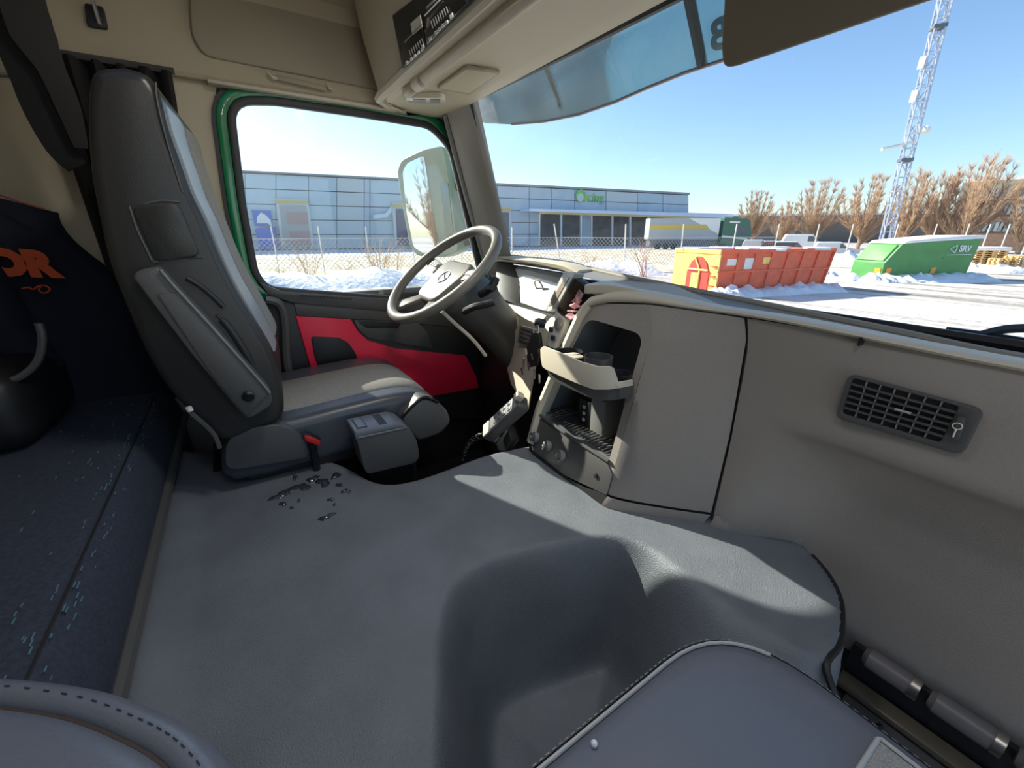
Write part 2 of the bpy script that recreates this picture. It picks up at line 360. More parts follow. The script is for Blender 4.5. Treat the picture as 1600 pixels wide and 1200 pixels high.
# outside sun visor of tinted plastic above the windscreen
vis = thing('tinted_visor', 'teal tinted outside sun visor strip above the windscreen', 'sun visor')
low = [ony(x, y, 0.96) for x, y in ((742, 184), (760, 192), (800, 194), (850, 190), (905, 179), (960, 160), (1010, 138), (1070, 114), (1125, 96))]
low.append(V((0.35, 0.96, low[-1].z))); low.append(V((0.85, 0.955, low[-1].z)))
top = [V((p.x, 0.85, 1.565)) for p in low]
top[0].x = low[0].x+0.02
rows = [[a*(1-t)+c*t+V((0, 0.02*math.sin(math.pi*t), 0.01*math.sin(math.pi*t))) for a, c in zip(low, top)] for t in (0, .25, .5, .75, 1)]
ob('visor_sheet', solid(loft(rows), 0.004), TINT, vis)
ob('lower_lip', tube(low[2:], 0.004, 6), mat('pinkish edge plastic', (0.62, 0.42, 0.38), 0.4), vis)
for px, r_ in ((880, 0.006), (1098, 0.012)):
    a = ony(px, 175 if px < 1000 else 104, 0.965); ob('bracket', tube([a, V((a.x-0.01, 0.87, 1.56))], r_, 6), CHAR if px > 1000 else BEIGED, vis)
a = ony(1112, 50, 0.93)
textmesh('letter', 'B', 0.075, a+V((0, 0.03, 0)), (-1, 0, 0), (0, -0.5, 0.86), CHAR, vis, 0.001, bold=0.003)

# front header shelf
hp = [(0.455, 1.478), (0.462, 1.452), (0.480, 1.442), (0.52, 1.446), (0.60, 1.452), (0.70, 1.448), (0.755, 1.452), (0.775, 1.47), (0.775, 1.80), (0.40, 1.80), (0.40, 1.74), (0.425, 1.60)]
xs = [-1.0, -0.97, -0.9, -0.75, -0.6, -0.3, 0.0, 0.4, 0.88]
rows = []
for x in xs:
    k = sstep(-0.86, -1.0, x)
    rows.append([V((x, y+0.13*k*(1 if y < 0.5 else 0.0), z)) for y, z in hp])
shelf = thing('header_shelf', 'beige overhead shelf across the top of the windscreen', 'shelf')
ob('shelf_body', loft(rows, True, True), BEIGE, shelf, smooth=40)
# rounded lower lip with a step
ob('shelf_lip', tube([V((-0.93, 0.52, 1.447)), V((-0.88, 0.475, 1.447)), V((-0.82, 0.468, 1.447)), V((-0.5, 0.466, 1.447)), V((0.0, 0.465, 1.447)), V((0.85, 0.465, 1.447))], 0.014, 8), BEIGE, shelf)
# hinge barrels and roller visor
ob('hinge', lathe((-0.74, 0.515, 1.437), (1, 0, 0), [(0.012, 0), (0.016, 0.006), (0.016, 0.06), (0.012, 0.066)], 14), BEIGE, shelf)
ob('hinge', lathe((-0.665, 0.515, 1.437), (1, 0, 0), [(0.013, 0), (0.018, 0.004), (0.018, 0.05), (0.013, 0.054)], 14), CREAM, shelf)
ob('hinge', lathe((-0.605, 0.515, 1.437), (1, 0, 0), [(0.012, 0), (0.015, 0.006), (0.015, 1.2), (0.012, 1.21)], 14), BEIGE, shelf)
fl = [onz(x, y, 1.440) for x, y in ((686, 138), (728, 109), (778, 115), (733, 146))]
ob('flap', prism(rpoly(fl, 0.008, 3), (0, 0, 0.008), 0.003), BEIGE, shelf)
fr2 = [onz(x, y, 1.443) for x, y in ((682, 140), (727, 106), (783, 114), (734, 149))]
ob('flap_rim', prism(rpoly(fr2, 0.01, 3), (0, 0, 0.008), 0.002), BEIGED, shelf)
lm = thing('reading_lamp', 'small clear reading lamp in the header above the door corner', 'lamp')
lp = [onz(x, y, 1.436) for x, y in ((634, 153), (637, 161), (693, 163), (697, 158), (690, 153))]
ob('lens', prism(rpoly(lp, 0.008, 3), (0, 0, 0.016), 0.003), CREAMLENS, lm)
for x0, x1 in ((645, 665), (672, 688)):
    q = [onz(x0, 155, 1.4345), onz(x0, 161, 1.4345), onz(x1, 161, 1.4345), onz(x1, 156, 1.4345)]
    ob('bulb_cover', prism(q, (0, 0, 0.003)), GREYP, lm)
# black instrument/radio panel in the shelf face: two units
n = V((0, -1, -0.18)).normalized()
def sh(px, py, d=0.0): return onp(px, py, V((0, 0.452, 1.46))+n*d, n)
rad = thing('overhead_radio_panel', 'black overhead panel with two radio units in the header shelf', 'radio')
ob('panel', prism([sh(616, 24), sh(632, 108), sh(760, -14), sh(700, -40)], -n*-0.006, 0.002), BLACK, rad)
def unit(c):
    u = prism([sh(x, y, 0.006) for x, y in c], n*0.006, 0.002); return ob('radio_unit', u, GLOSSB, rad)
u1 = unit(((627, 70), (635, 104), (668, 74), (662, 35))); u2 = unit(((664, 34), (670, 70), (735, 4), (712, -18)))
def bar(par, a, c, w_, m=WHITE, d=0.0135, nm='button'):
    A_, C_ = sh(a[0], a[1], d), sh(c[0], c[1], d); t = (C_-A_).normalized(); k = t.cross(n).normalized()*w_
    ob(nm, prism([A_-k, C_-k, C_+k, A_+k], n*0.002), m, par)
bar(u1, (644, 46), (659, 33), 0.010, mat('pale label', (0.5, 0.48, 0.38), 0.6), nm='label_plate')
bar(u1, (633, 66), (660, 38), 0.0012, GREYP, nm='trim_line')
for i in range(4): bar(u1, (642+i*5.5, 93.5-i*5), (645+i*5.5, 91-i*5), 0.0025)
bar(u1, (635, 99), (638, 97), 0.003); bar(u1, (660, 74), (663, 71.5), 0.003)
for i in range(7): bar(u1, (640+i*3.2, 78-i*3), (643+i*3.2, 88-i*3.2), 0.0007, GREYP, nm='slot')
bar(u2, (664, 25), (688, 0), 0.0012, WHITE, nm='trim_line'); bar(u2, (667, 13), (680, 0), 0.002, GREYP, nm='trim_line')
for i in range(4): bar(u2, (680+i*5.5, 52-i*5.2), (684+i*5.5, 49-i*5.2), 0.0022)
bar(u2, (671, 62), (675, 59), 0.003); bar(u2, (704, 27), (708, 23), 0.003)
for i in range(8): bar(u2, (674+i*3.4, 33-i*3.2), (677+i*3.4, 44-i*3.4), 0.0008, GREYP, nm='slot')
bar(u2, (670, 62), (700, 34), 0.0008, GREYP, nm='trim_line')

# passenger sun visor hanging in front of the windscreen
pv = [V((0.125, 0.70, 1.47)), ony(1126, 80, 0.70), ony(1130, 104, 0.70), ony(1142, 105, 0.70), ony(1450, 0, 0.70), V((0.72, 0.70, 1.292)), V((0.72, 0.70, 1.47))]
tag(ob('sun_visor', prism(rpoly(pv, 0.012, 4), (0, 0.016, 0.004), 0.006, 3), mat('shade tinted visor cloth', (0.22, 0.19, 0.145), 0.8, bump=0.15, bscale=600)), 'beige folded sun visor, coloured dark as if backlit, at the top right of the windscreen', 'sun visor')  # the shade of the backlit beige cloth is put into its colour

# ================================================================== ENGINE TUNNEL COVER
left = [(-0.80, -0.24), (-0.72, -0.10), (-0.62, 0.0), (-0.565, 0.07), (-0.50, 0.135), (-0.42, 0.175), (-0.355, 0.20), (-0.315, 0.235), (-0.298, 0.29), (-0.298, 0.38), (-0.305, 0.50), (-0.29, 0.62), (-0.25, 0.90)]
right = [(0.30, 0.95), (0.375, 0.885), (0.435, 0.845), (0.480, 0.793), (0.508, 0.723), (0.522, 0.65), (0.505, 0.585), (0.42, 0.55), (0.30, 0.555), (0.215, 0.562), (0.165, 0.53), (0.13, 0.44), (0.10, 0.33), (0.105, 0.25), (0.145, 0.205), (0.22, 0.165), (0.34, 0.11), (0.50, 0.03), (0.62, -0.04), (0.70, -0.12), (0.75, -0.24)]
TP = [V((p[0], p[1], 0)) for p in spline([(x, y, 0) for x, y in left], 4)]; TQ = spline([(x, y, 0) for x, y in right], 4)
def sdpoly(p, path):
    best = 9; sg = 1
    for i in range(len(path)-1):
        a, c = path[i], path[i+1]; ab = c-a; t = max(0, min(1, (p-a).dot(ab)/ab.length_squared)); q = a+ab*t
        d = (p-q).length
        if d < best: best = d; sg = 1 if (ab.x*(p.y-a.y)-ab.y*(p.x-a.x)) > 0 else -1
    return best*sg
ZT = 0.45
def tunnel_z(x, y):
    p = V((x, y, 0))
    dl = sdpoly(p, TP)      # >0 on the driver side of the left edge
    dr = sdpoly(p, TQ)      # >0 outside the passenger edge
    z = ZT
    # left edge: rounded shoulder then a steep drop
    if dl > -0.03: z -= 0.42*sstep(-0.03, 0.075, dl)**1.6
    if y > 0.60: soft, depth = 0.06, 0.30
    else: soft, depth = 0.0, 0.0
    # right side: shallow ramp towards the footwell in front, steep flank beside the seat
    k = sstep(0.12, 0.5, x)*sstep(0.2, 0.5, y)
    fr_ = max(sstep(0.24, 0.30, x)*sstep(0.68, 0.74, y), sstep(0.44, 0.48, x)*sstep(0.58, 0.64, y))
    near = (0.035+0.03*k)*(1-fr_)+0.012*fr_; wid = (0.055+0.06*k)*(1-fr_)+0.04*fr_
    if dr > -near: z -= (0.30-0.16*k)*sstep(-near, wid, dr) + (0.10+0.22*k)*sstep(0.02, 0.36, dr)
    z -= 0.22*sstep(0.0, 0.03, dr)*fr_
    # small swell where the cover meets the bunk
    z += 0.018*sstep(-0.155, -0.235, y)*sstep(0.03, -0.05, dl)
    # gentle unevenness
    z += 0.003*math.sin(9*x+4*y)*math.sin(7*y-3*x)
    return z
rows = []
NX, NY = 190, 150
for j in range(NY+1):
    y = -0.24+j*(1.15/NY); rows.append([V((x, y, tunnel_z(x, y))) for x in [(-0.90+i*(1.58/NX)) for i in range(NX+1)]])
tag(ob('engine_tunnel_cover', solid(loft(rows), 0.004), RUBBER, smooth=80), 'large grained dark rubber engine tunnel cover between bunk and dashboard', 'tunnel cover')
# water spilled on it
b = None
for px, py, r, k in ((525, 742, 0.018, 1.8), (505, 752, 0.03, 1.3), (488, 748, 0.022, 1.2), (530, 756, 0.012, 1.5), (538, 765, 0.010, 1.6), (546, 766, 0.008, 1.2), (517, 778, 0.008, 2.2), (522, 786, 0.006, 1), (470, 760, 0.025, 2.0), (440, 772, 0.022, 2.4), (462, 745, 0.012, 1), (442, 786, 0.012, 1.5), (467, 781, 0.008, 1), (455, 792, 0.007, 1), (515, 722, 0.006, 1), (460, 748, 0.01, 1), (510, 805, 0.016, 2.0)):
    c = onz(px, py, ZT+0.004); c.z = tunnel_z(c.x, c.y)+0.0015; ph = random.random()*6; rr = []
    for kk in range(18):
        a = kk/18*2*math.pi; q = r*(0.75+0.3*math.sin(2*a+ph)+0.22*math.sin(3*a+2*ph)+0.12*math.sin(5*a+ph*3))
        x, y = c.x+q*math.cos(a)*0.7, c.y+q*math.sin(a)*k*0.6
        rr.append((x, y))
    b2 = bmesh.new(); cv = b2.verts.new((c.x, c.y, tunnel_z(c.x, c.y)+0.0058))
    o_ = [b2.verts.new((x, y, tunnel_z(x, y)+0.0003)) for x, y in rr]; i_ = [b2.verts.new((c.x+(x-c.x)*.75, c.y+(y-c.y)*.75, tunnel_z(x, y)+0.0046)) for x, y in rr]
    for kk in range(18):
        l = (kk+1) % 18; b2.faces.new((o_[kk], o_[l], i_[l], i_[kk])); b2.faces.new((i_[kk], i_[l], cv))
    b = merge(b, b2)
tag(ob('water_spill', b, WATER, smooth=80), 'small shiny puddle of spilled water on the tunnel cover', 'water', kind='stuff')

# ================================================================== DASHBOARD
dash = thing('dashboard', 'dark grey truck dashboard with cream top trim below the windscreen', 'dashboard')
CP = V((0, 0.62, 0.45)); CN = V((0, 0.45, -0.10)).normalized()       # rear face of the centre console
def cf(px, py, d=0.0): return onp(px, py, CP+CN*d, CN)              # d > 0 is deeper into the dash
# --- console face with the storage opening
hole = rpoly([cf(842, 648), cf(918, 497), cf(1006, 523), cf(951, 722)], [0.006, 0.03, 0.03, 0.008], 6)
cl = [cf(828, 690), cf(843, 640), cf(912, 482)]                     # left edge going up
cr_top = cf(985, 478); cr_bot = cf(948, 775)
def resample(pts, n):
    L_ = [0]
    for i in range(len(pts)-1): L_.append(L_[-1]+(pts[i+1]-pts[i]).length)
    out = []
    for k in range(n):
        s = L_[-1]*k/(n-1)
        for i in range(len(pts)-1):
            if s <= L_[i+1]+1e-9:
                t = (s-L_[i])/max(1e-9, L_[i+1]-L_[i]); out.append(pts[i].lerp(pts[i+1], t)); break
    return out
redge = resample([cf(1013, 476), cf(1020, 520), cf(992, 620), cf(962, 722), cf(950, 772)], 22)
b = bmesh.new()
outer = rpoly([cf(838, 702), cf(838, 660), cf(912, 486), cf(935, 474), cf(1013, 476), cf(1020, 520), cf(962, 722), cf(950, 772), cf(890, 735)], 0.003, 1)
ov = [b.verts.new(p) for p in outer]; hv = [b.verts.new(p) for p in hole]
eo = [b.edges.new((ov[i], ov[(i+1) % len(ov)])) for i in range(len(ov))]
eh = [b.edges.new((hv[i], hv[(i+1) % len(hv)])) for i in range(len(hv))]
bmesh.ops.triangle_fill(b, use_beauty=True, edges=eo+eh)
# inner walls of the opening
inn = [p+V((0, 0.15, -0.01)) for p in hole]; iv = [b.verts.new(p) for p in inn]
ob('console_face', b, DASH, dash)
b = loft([hole, [p+V((0, 0.012, 0)) for p in hole], inn], True)
bb_ = bmesh.new(); bb_.faces.new([bb_.verts.new(p) for p in inn]); merge(b, bb_)
ob('console_bin', b, mat('bin plastic', (0.15, 0.16, 0.17), 0.5, bump=0.2, bscale=500), dash)
# --- diagonal flank from console to the panel seam
seam = resample([ony(1163, 497, 0.79), ony(1166, 530, 0.787), ony(1140, 680, 0.778), ony(1111, 801, 0.77)], 22)
rows = []
for i in range(13):
    t = i/12; r = []
    for k in range(22):
        a, c = redge[k], seam[k]; q = a+V((0.035, 0.006, 0))
        r.append(a*(1-t)**2+q*(2*t*(1-t))+c*t*t)
    rows.append(r)
flank = rows
ob('flank_panel', loft(rows), DASH, dash, smooth=60)
ob('panel_seam', tube([p+V((0.004, 0.006, 0)) for p in seam], 0.006, 6), BLACK, dash)
# --- passenger side panel with the overhanging upper half
rows = []
for i in range(41):
    s = i/40; x = 0.226+s*(1.04-0.226); k = sstep(0.26, 0.50, x)
    z0 = 0.900; g_ = lambda a, c: a*(1-k)+c*k
    kk = lambda z: sstep(0.235+0.025*max(0, min(1, (z-0.45)/0.27)), 0.385+0.115*max(0, min(1, (z-0.45)/0.27)), x)
    lo_ = lambda a, c, z: a*(1-kk(z))+c*kk(z)
    prof = [(0.790, z0), (g_(0.788, 0.780), 0.88), (g_(0.786, 0.774), 0.84), (g_(0.784, 0.770), 0.78), (g_(0.781, 0.768), 0.745), (g_(0.780, 0.768), 0.728), (g_(0.779, 0.778), 0.717), (g_(0.778, 0.798), 0.708),
            (g_(0.777, 0.822), 0.695), (g_(0.776, 0.842), 0.670), (lo_(0.775, 0.856, 0.63), 0.63), (lo_(0.774, 0.866, 0.57), 0.57), (lo_(0.772, 0.872, 0.50), 0.50), (lo_(0.77, 0.880, 0.44), 0.44), (lo_(0.77, 0.886, 0.36), 0.36), (lo_(0.77, 0.892, 0.26), 0.26), (lo_(0.77, 0.96, 0.24), 0.24)]
    xo = 0.0 if i else 0.0
    # the left edge follows the slanted seam
    rows.append([])
    for (y, z) in prof:
        sx = 0.226
        for q in range(21):
            if seam[q].z >= z >= seam[q+1].z:
                tt = (seam[q].z-z)/max(1e-6, seam[q].z-seam[q+1].z); sx = seam[q].x*(1-tt)+seam[q+1].x*tt; break
        else: sx = seam[-1].x if z < seam[-1].z else seam[0].x
        xx = sx+0.006+(1.04-sx-0.006)*s
        rows[-1].append(V((xx, y, z)))
ob('passenger_panel', loft(rows), DASH, dash, smooth=60)
# --- kick strips under the panels
def strip(pts, m=DASH, nm='kick_strip'):
    r = [[a, (a+c)/2+V((-0.002, -0.006, 0)), c] for a, c in pts]; ob(nm, loft(r), m, dash, smooth=70)
strip([(flank[i][-1]+V((0.002, -0.004, -0.003)), flank[i][-1]+V((-0.006, -0.010, -0.045))) for i in range(13)])
sp = []
for x, y in ((1117, 806), (1140, 808), (1165, 811), (1190, 815), (1215, 819), (1240, 824), (1262, 830)):
    yy = 0.78
    for it in range(12): p = ony(x, y, yy); k = sstep(0.235, 0.385, p.x); yy = 0.771*(1-k)+0.876*k-0.004
    sp.append(p)
strip([(p, p+V((-0.001, -0.005*(1-i/7), -0.05))) for i, p in enumerate(sp)])
# --- switch panel under the opening
sw = [cf(838, 650, -0.004), cf(950, 726, -0.004), cf(957, 742, -0.004), cf(948, 774, -0.004), cf(880, 742, -0.004), cf(833, 704, -0.004), cf(829, 690, -0.004)]
ob('switch_panel', prism(rpoly(sw, 0.006, 3), CN*0.008, 0.002), CHAR, dash)
lowf = [(cf(829, 690, -0.003), cf(826, 705, 0.03)+V((0, 0, -0.05))), (cf(833, 706, -0.003), cf(836, 722, 0.012)+V((0, 0, -0.03))), (cf(880, 744, -0.003), cf(885, 765, 0.01)+V((0, 0, -0.02))), (cf(915, 762, -0.003), cf(920, 782, 0.01)+V((0, 0, -0.02))), (flank[0][-1], flank[0][-1]+V((-0.006, -0.010, -0.045)))]
strip(lowf, BLACK, 'console_plinth')
for i, (px, py) in enumerate(((838, 683), (857, 697), (878, 712))):
    c = cf(px, py, -0.005); ax = -CN + V((-0.35, 0, 0.0))
    k = ob('round_switch', lathe(c, ax, [(0.0145, -0.004), (0.0150, 0.006), (0.0140, 0.008)], 20), GREYP, dash)
    ob('switch_cap', lathe(c, ax, [(0.0125, 0.004), (0.0125, 0.016), (0.0105, 0.018), (0.0095, 0.0165)], 20), CHAR, k)
    nn_ = ax.normalized(); rt_ = V((1, 0, 0))-nn_*nn_.x; up_ = nn_.cross(rt_)
    textmesh('switch_symbol', ('A', 'H', '2')[i], 0.011, c+nn_*0.0172, rt_, up_, WHITE, k, 0.0006)
c = cf(931, 743, -0.005); ob('screw_plug', lathe(c, -CN, [(0.006, 0), (0.006, 0.003), (0.003, 0.004)], 12), BLACK, dash)
# ribbed shelf floor in the bin
b = None
for i in range(22):
    t = (i+0.5)/22; a = cf(846, 648).lerp(cf(949, 718), t)+V((0, 0.012, 0.004)); b = tube([a, a+V((0, 0.11, 0.004))], 0.0022, 5, bm=b)
ob('ribbed_mat', b, CHAR, dash)
q = [cf(842, 647, -0.005), cf(951, 721, -0.005)]
ob('bin_lip', tube([q[0], q[0].lerp(q[1], .5)+V((0, -0.003, -0.002)), q[1]], 0.0045, 8), CHAR, dash)
# socket stack at the back of the bin
pw = V((-0.115, 0.72, 0.60)); k = ob('socket_panel', bb(-0.13, -0.085, 0.70, 0.715, 0.50, 0.64, 0.003), BLACK, dash)
for i in range(3): ob('socket_mark', lathe((-0.107, 0.70, 0.585+0.018*i), (0, -1, 0), [(0.005, 0), (0.005, 0.002)], 10), WHITE, k)
ob('bin_divider', bb(-0.085, -0.035, 0.70, 0.77, 0.49, 0.66, 0.004), GREYP, dash)
# cream rail up the left edge of the console
rl = [cf(x, y, -0.006) for x, y in ((831, 694), (845, 642), (868, 588), (890, 537), (908, 498), (920, 480))]
rows = [[p+V((-0.030, 0.015, 0)), p+V((-0.020, -0.004, 0.004)), p+V((-0.006, -0.008, 0.004)), p+V((0.004, 0.0, 0)), p+V((0.004, 0.03, 0)), p+V((-0.03, 0.05, 0))] for p in rl]
ob('console_rail', loft(rows, True, True), CREAM, dash, smooth=50)
# --- cup holder drawer
dr = thing('cup_holder', 'cream fronted cup holder drawer pulled out of the dark centre console', 'cup holder')
yd = 0.575
ft = [ony(848, 545, 0.60), ony(852, 541, 0.585), ony(880, 552, 0.575), ony(910, 565, 0.572), ony(935, 572, 0.576), ony(952, 572, 0.59), ony(957, 574, 0.60), ony(964, 597, 0.605), ony(986, 593, 0.66)]
fb = [ony(851, 572, 0.60), ony(856, 576, 0.585), ony(882, 588, 0.575), ony(910, 600, 0.572), ony(930, 607, 0.576), ony(950, 607, 0.59), ony(957, 606, 0.60), ony(965, 605, 0.605), ony(985, 602, 0.66)]
b = loft([ft, [a.lerp(c, .5)+V((0, -0.002, 0)) for a, c in zip(ft, fb)], fb]); ob('drawer_front', solid(b, -0.006), CREAM, dr, smooth=60)
fc = [p+V((0.002, 0.004, 0)) for p in fb]; fd = [V((p.x*0.97, p.y+0.012, p.z-0.030)) for p in fb]
b = loft([fc, fd]); bx = bmesh.new(); bx.faces.new([bx.verts.new(p) for p in fd+[V((0.03, 0.76, fd[-1].z)), V((-0.12, 0.76, fd[0].z))]]); merge(b, bx)
ob('drawer_base', b, CHAR, dr, smooth=60)
zt = fb[3].z
ob('drawer_tray', prism([V((-0.17, 0.60, zt-0.002)), V((-0.02, 0.60, zt-0.012)), V((0.035, 0.70, zt-0.012)), V((-0.14, 0.74, zt-0.002))], (0, 0, -0.006), 0.001), DASH2, dr)
cupc = ony(935, 560, 0.64)
b = lathe((cupc.x, cupc.y, zt-0.01), (0, 0, 1), [(0.030, 0), (0.032, 0.055), (0.030, 0.055), (0.028, 0.005)], 20)
ob('cup_insert', b, CHAR, dr)
cc = ony(890, 545, 0.66); b = lathe((cc.x, cc.y, zt-0.005), (0, 0, 1), [(0.032, 0), (0.034, 0.03), (0.032, 0.03), (0.03, 0.004)], 20); ob('cup_insert', b, DASH2, dr)
ob('finger_tab', prism(rpoly([V((-0.13, 0.62, zt+0.02)), V((-0.085, 0.615, zt+0.02)), V((-0.075, 0.66, zt+0.02)), V((-0.12, 0.67, zt+0.02))], 0.012, 4), (0, 0, 0.004), 0.001), CREAM, dr)
b = lathe((cupc.x+0.05, cupc.y+0.02, zt-0.012), (0, 0, 1), [(0.022, 0), (0.024, 0.028), (0.022, 0.028), (0.02, 0.004)], 18); ob('coin_cup', b, DASH2, dr)

# --- cream top trim following the lip
lip = [cf(902, 505), cf(915, 482), cf(932, 474), cf(962, 470), ony(1020, 473, 0.735), ony(1080, 481, 0.76), ony(1160, 491, 0.787), ony(1250, 506, 0.785), ony(1400, 537, 0.783), ony(1600, 576, 0.783), V((0.80, 0.785, 0.893)), V((1.04, 0.79, 0.893))]
lip = spline(lip, 5)
rows = []
for p in lip:
    k = 1-0.72*sstep(-0.06, 0.20, p.x); rows.append([p+V((0, 0.02, -0.003)), p+V((0, -0.004, -0.003)), p+V((0, -0.008, 0.004*k)), p+V((0, -0.006, 0.014*k)), p+V((0, 0.004, 0.021*k)), p+V((0, 0.035, 0.026*k-0.004*(1-k))), p+V((0, 0.06, 0.02*k-0.006*(1-k)))])
ob('top_trim', loft(rows), CREAM, dash, smooth=60)
a = ony(1349, 521, 0.778); ob('trim_joint', bb(a.x-0.0015, a.x+0.0015, 0.771, 0.80, 0.889, 0.902), BLACK, dash)
# --- dash top to the windscreen
far = [ony(x, y, 1.0) for x, y in ((770, 400), (800, 401), (887, 413), (1000, 437), (1200, 477), (1400, 518), (1600, 560))]
far += [V((0.85, 0.99, far[-1].z)), V((1.04, 0.97, far[-1].z))]
near = [V((-0.97, 0.90, 0.955)), V((-0.84, 0.90, 0.955)), V((-0.50, 0.86, 0.95)), lip[14]+V((0, 0.05, 0.024)), lip[30]+V((0, 0.05, 0.001)), lip[38]+V((0, 0.05, 0.001)), lip[45]+V((0, 0.05, 0.001)), lip[50]+V((0, 0.05, 0.001)), lip[55]+V((0, 0.05, 0.001))]
fs, ns = spline(far, 5), spline(near, 5)
rows = [[a.lerp(c, t)+V((0, 0, -0.012*math.sin(math.pi*t))) for a, c in zip(ns, fs)] for t in (0, .2, .4, .6, .8, 1)]
rows.append([p+V((0, 0.005, -0.03)) for p in fs])
ob('dash_top', loft(rows), mat('grey dash top', (0.27, 0.26, 0.24), 0.6, bump=0.2, bscale=500), dash, smooth=60)
ob('screen_rail', tube([p+V((0, -0.008, 0.001)) for p in fs], 0.008, 8), mat('olive screen rail', (0.33, 0.30, 0.24), 0.6), dash)
b = None
for i in range(12):
    p = ony(1003+i*5, 452+i*1.3, 0.86); b = box((p.x, 0.86, p.z+0.0), (0.004, 0.05, 0.006), 0, bm=b)
ob('defroster_slats', b, BLACK, dash)
# console shoulder pad (cream, sits on top of the centre console)
sh_ = [V((-0.17, 0.72, 0.905)), V((-0.10, 0.715, 0.915)), V((-0.02, 0.735, 0.918)), V((0.08, 0.775, 0.918)), V((0.24, 0.815, 0.918)), V((0.20, 0.85, 0.918)), V((-0.02, 0.88, 0.918)), V((-0.19, 0.82, 0.91))]
b = prism(rpoly(sh_, 0.03, 5), (0, 0, 0.022), 0.010, 3)
for v in b.verts: v.co.z -= 0.052*sstep(-0.10, 0.26, v.co.x)
ob('console_top', b, CREAM, dash)

# --- air vent in the passenger panel
vt = thing('air_vent', 'black rectangular air vent with cross slats in the passenger dash panel', 'air vent')
yv = 0.768
fr = rpoly([ony(1306, 652, yv), ony(1327, 583, yv), ony(1540, 640, yv), ony(1505, 711, yv)], 0.012, 5)
inn_ = rpoly([ony(1318, 645, yv), ony(1335, 590, yv), ony(1500, 634, yv), ony(1470, 690, yv)], 0.004, 5)
b = ringprism([p+V((0, 0.004, 0)) for p in fr], [p+V((0, 0.004, 0)) for p in inn_], (0, -0.010, 0), 0.003); ob('frame', b, CHAR, vt)
ob('well', prism([p+V((0, -0.002, 0)) for p in inn_], (0, -0.001, 0)), BLACK, vt)
c4 = [ony(1318, 645, yv-0.004), ony(1335, 590, yv-0.004), ony(1500, 634, yv-0.004), ony(1470, 690, yv-0.004)]  # BL TL TR BR
for i in range(1, 6):
    t = i/6; a = c4[0].lerp(c4[1], t); c = c4[3].lerp(c4[2], t)
    ob('slat', prism([a+V((0, 0, -.0012)), c+V((0, 0, -.0012)), c+V((0, 0, .0012)), a+V((0, 0, .0012))], (0, -0.005, 0)), CHAR, vt)
for i in range(1, 7):
    t = i/7; a = c4[0].lerp(c4[3], t); c = c4[1].lerp(c4[2], t)
    ob('vane', prism([a+V((-.0007, 0.001, 0)), a+V((.0007, 0.001, 0)), c+V((.0007, 0.001, 0)), c+V((-.0007, 0.001, 0))], (0, -0.004, 0)), GREYP, vt)
a, c = ony(1398, 639, yv-0.011), ony(1424, 646, yv-0.011); ob('vane_tab', tube([a, c], 0.002, 6), STEEL, vt)
k = prism(rpoly([ony(1488, 683, yv-0.007), ony(1499, 649, yv-0.007), ony(1511, 652, yv-0.007), ony(1500, 687, yv-0.007)], 0.003, 3), (0, -0.006, 0), 0.0015)
tw = ob('thumb_wheel', k, CHAR, vt)
c = ony(1496, 666, yv-0.0135); ob('wheel_mark', tube([c+V((0.0045*math.cos(t), 0, 0.0045*math.sin(t))) for t in [i*math.pi/6 for i in range(12)]], 0.0007, 5, True), WHITE, tw)
ob('wheel_mark', tube([ony(1494, 671, yv-0.0135), ony(1489, 683, yv-0.0135)], 0.0009, 5), WHITE, tw)

# --- driver side: hood, cluster, lower dash
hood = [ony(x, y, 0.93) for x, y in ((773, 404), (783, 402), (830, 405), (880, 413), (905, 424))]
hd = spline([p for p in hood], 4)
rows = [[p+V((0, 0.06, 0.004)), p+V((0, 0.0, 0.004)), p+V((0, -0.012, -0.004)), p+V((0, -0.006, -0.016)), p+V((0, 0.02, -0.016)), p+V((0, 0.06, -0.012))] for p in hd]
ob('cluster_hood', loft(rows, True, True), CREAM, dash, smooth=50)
q = [ony(777, 408, 0.93), ony(800, 412, 0.96), ony(812, 440, 0.93), ony(811, 478, 0.88), ony(782, 466, 0.86), ony(774, 440, 0.88)]
ob('cluster_cheek', prism(q, (-0.02, 0.02, 0), 0.002), CHAR, dash)
q = [ony(797, 418, 0.96), ony(880, 432, 0.95), ony(862, 470, 0.90), ony(846, 492, 0.87), ony(808, 484, 0.88), ony(813, 448, 0.92)]
b = bmesh.new(); b.faces.new([b.verts.new(p) for p in q]); ob('cluster_lens', solid(b, 0.004), mat('pale cluster lens', (0.62, 0.64, 0.64), 0.12, coat=0.5), dash)
c = ony(842, 447, 0.915); ob('gauge_ring', tube([c+V((0.022*math.cos(t), -0.01*math.sin(t), 0.022*math.sin(t))) for t in [i*math.pi/10 for i in range(20)]], 0.003, 6, True), CREAM, dash)
q = [ony(885, 428, 0.945), ony(800, 414, 0.97), ony(803, 420, 0.965), ony(880, 434, 0.94)]
ob('hood_underside', prism(q, (0, 0.02, 0)), CHAR, dash)
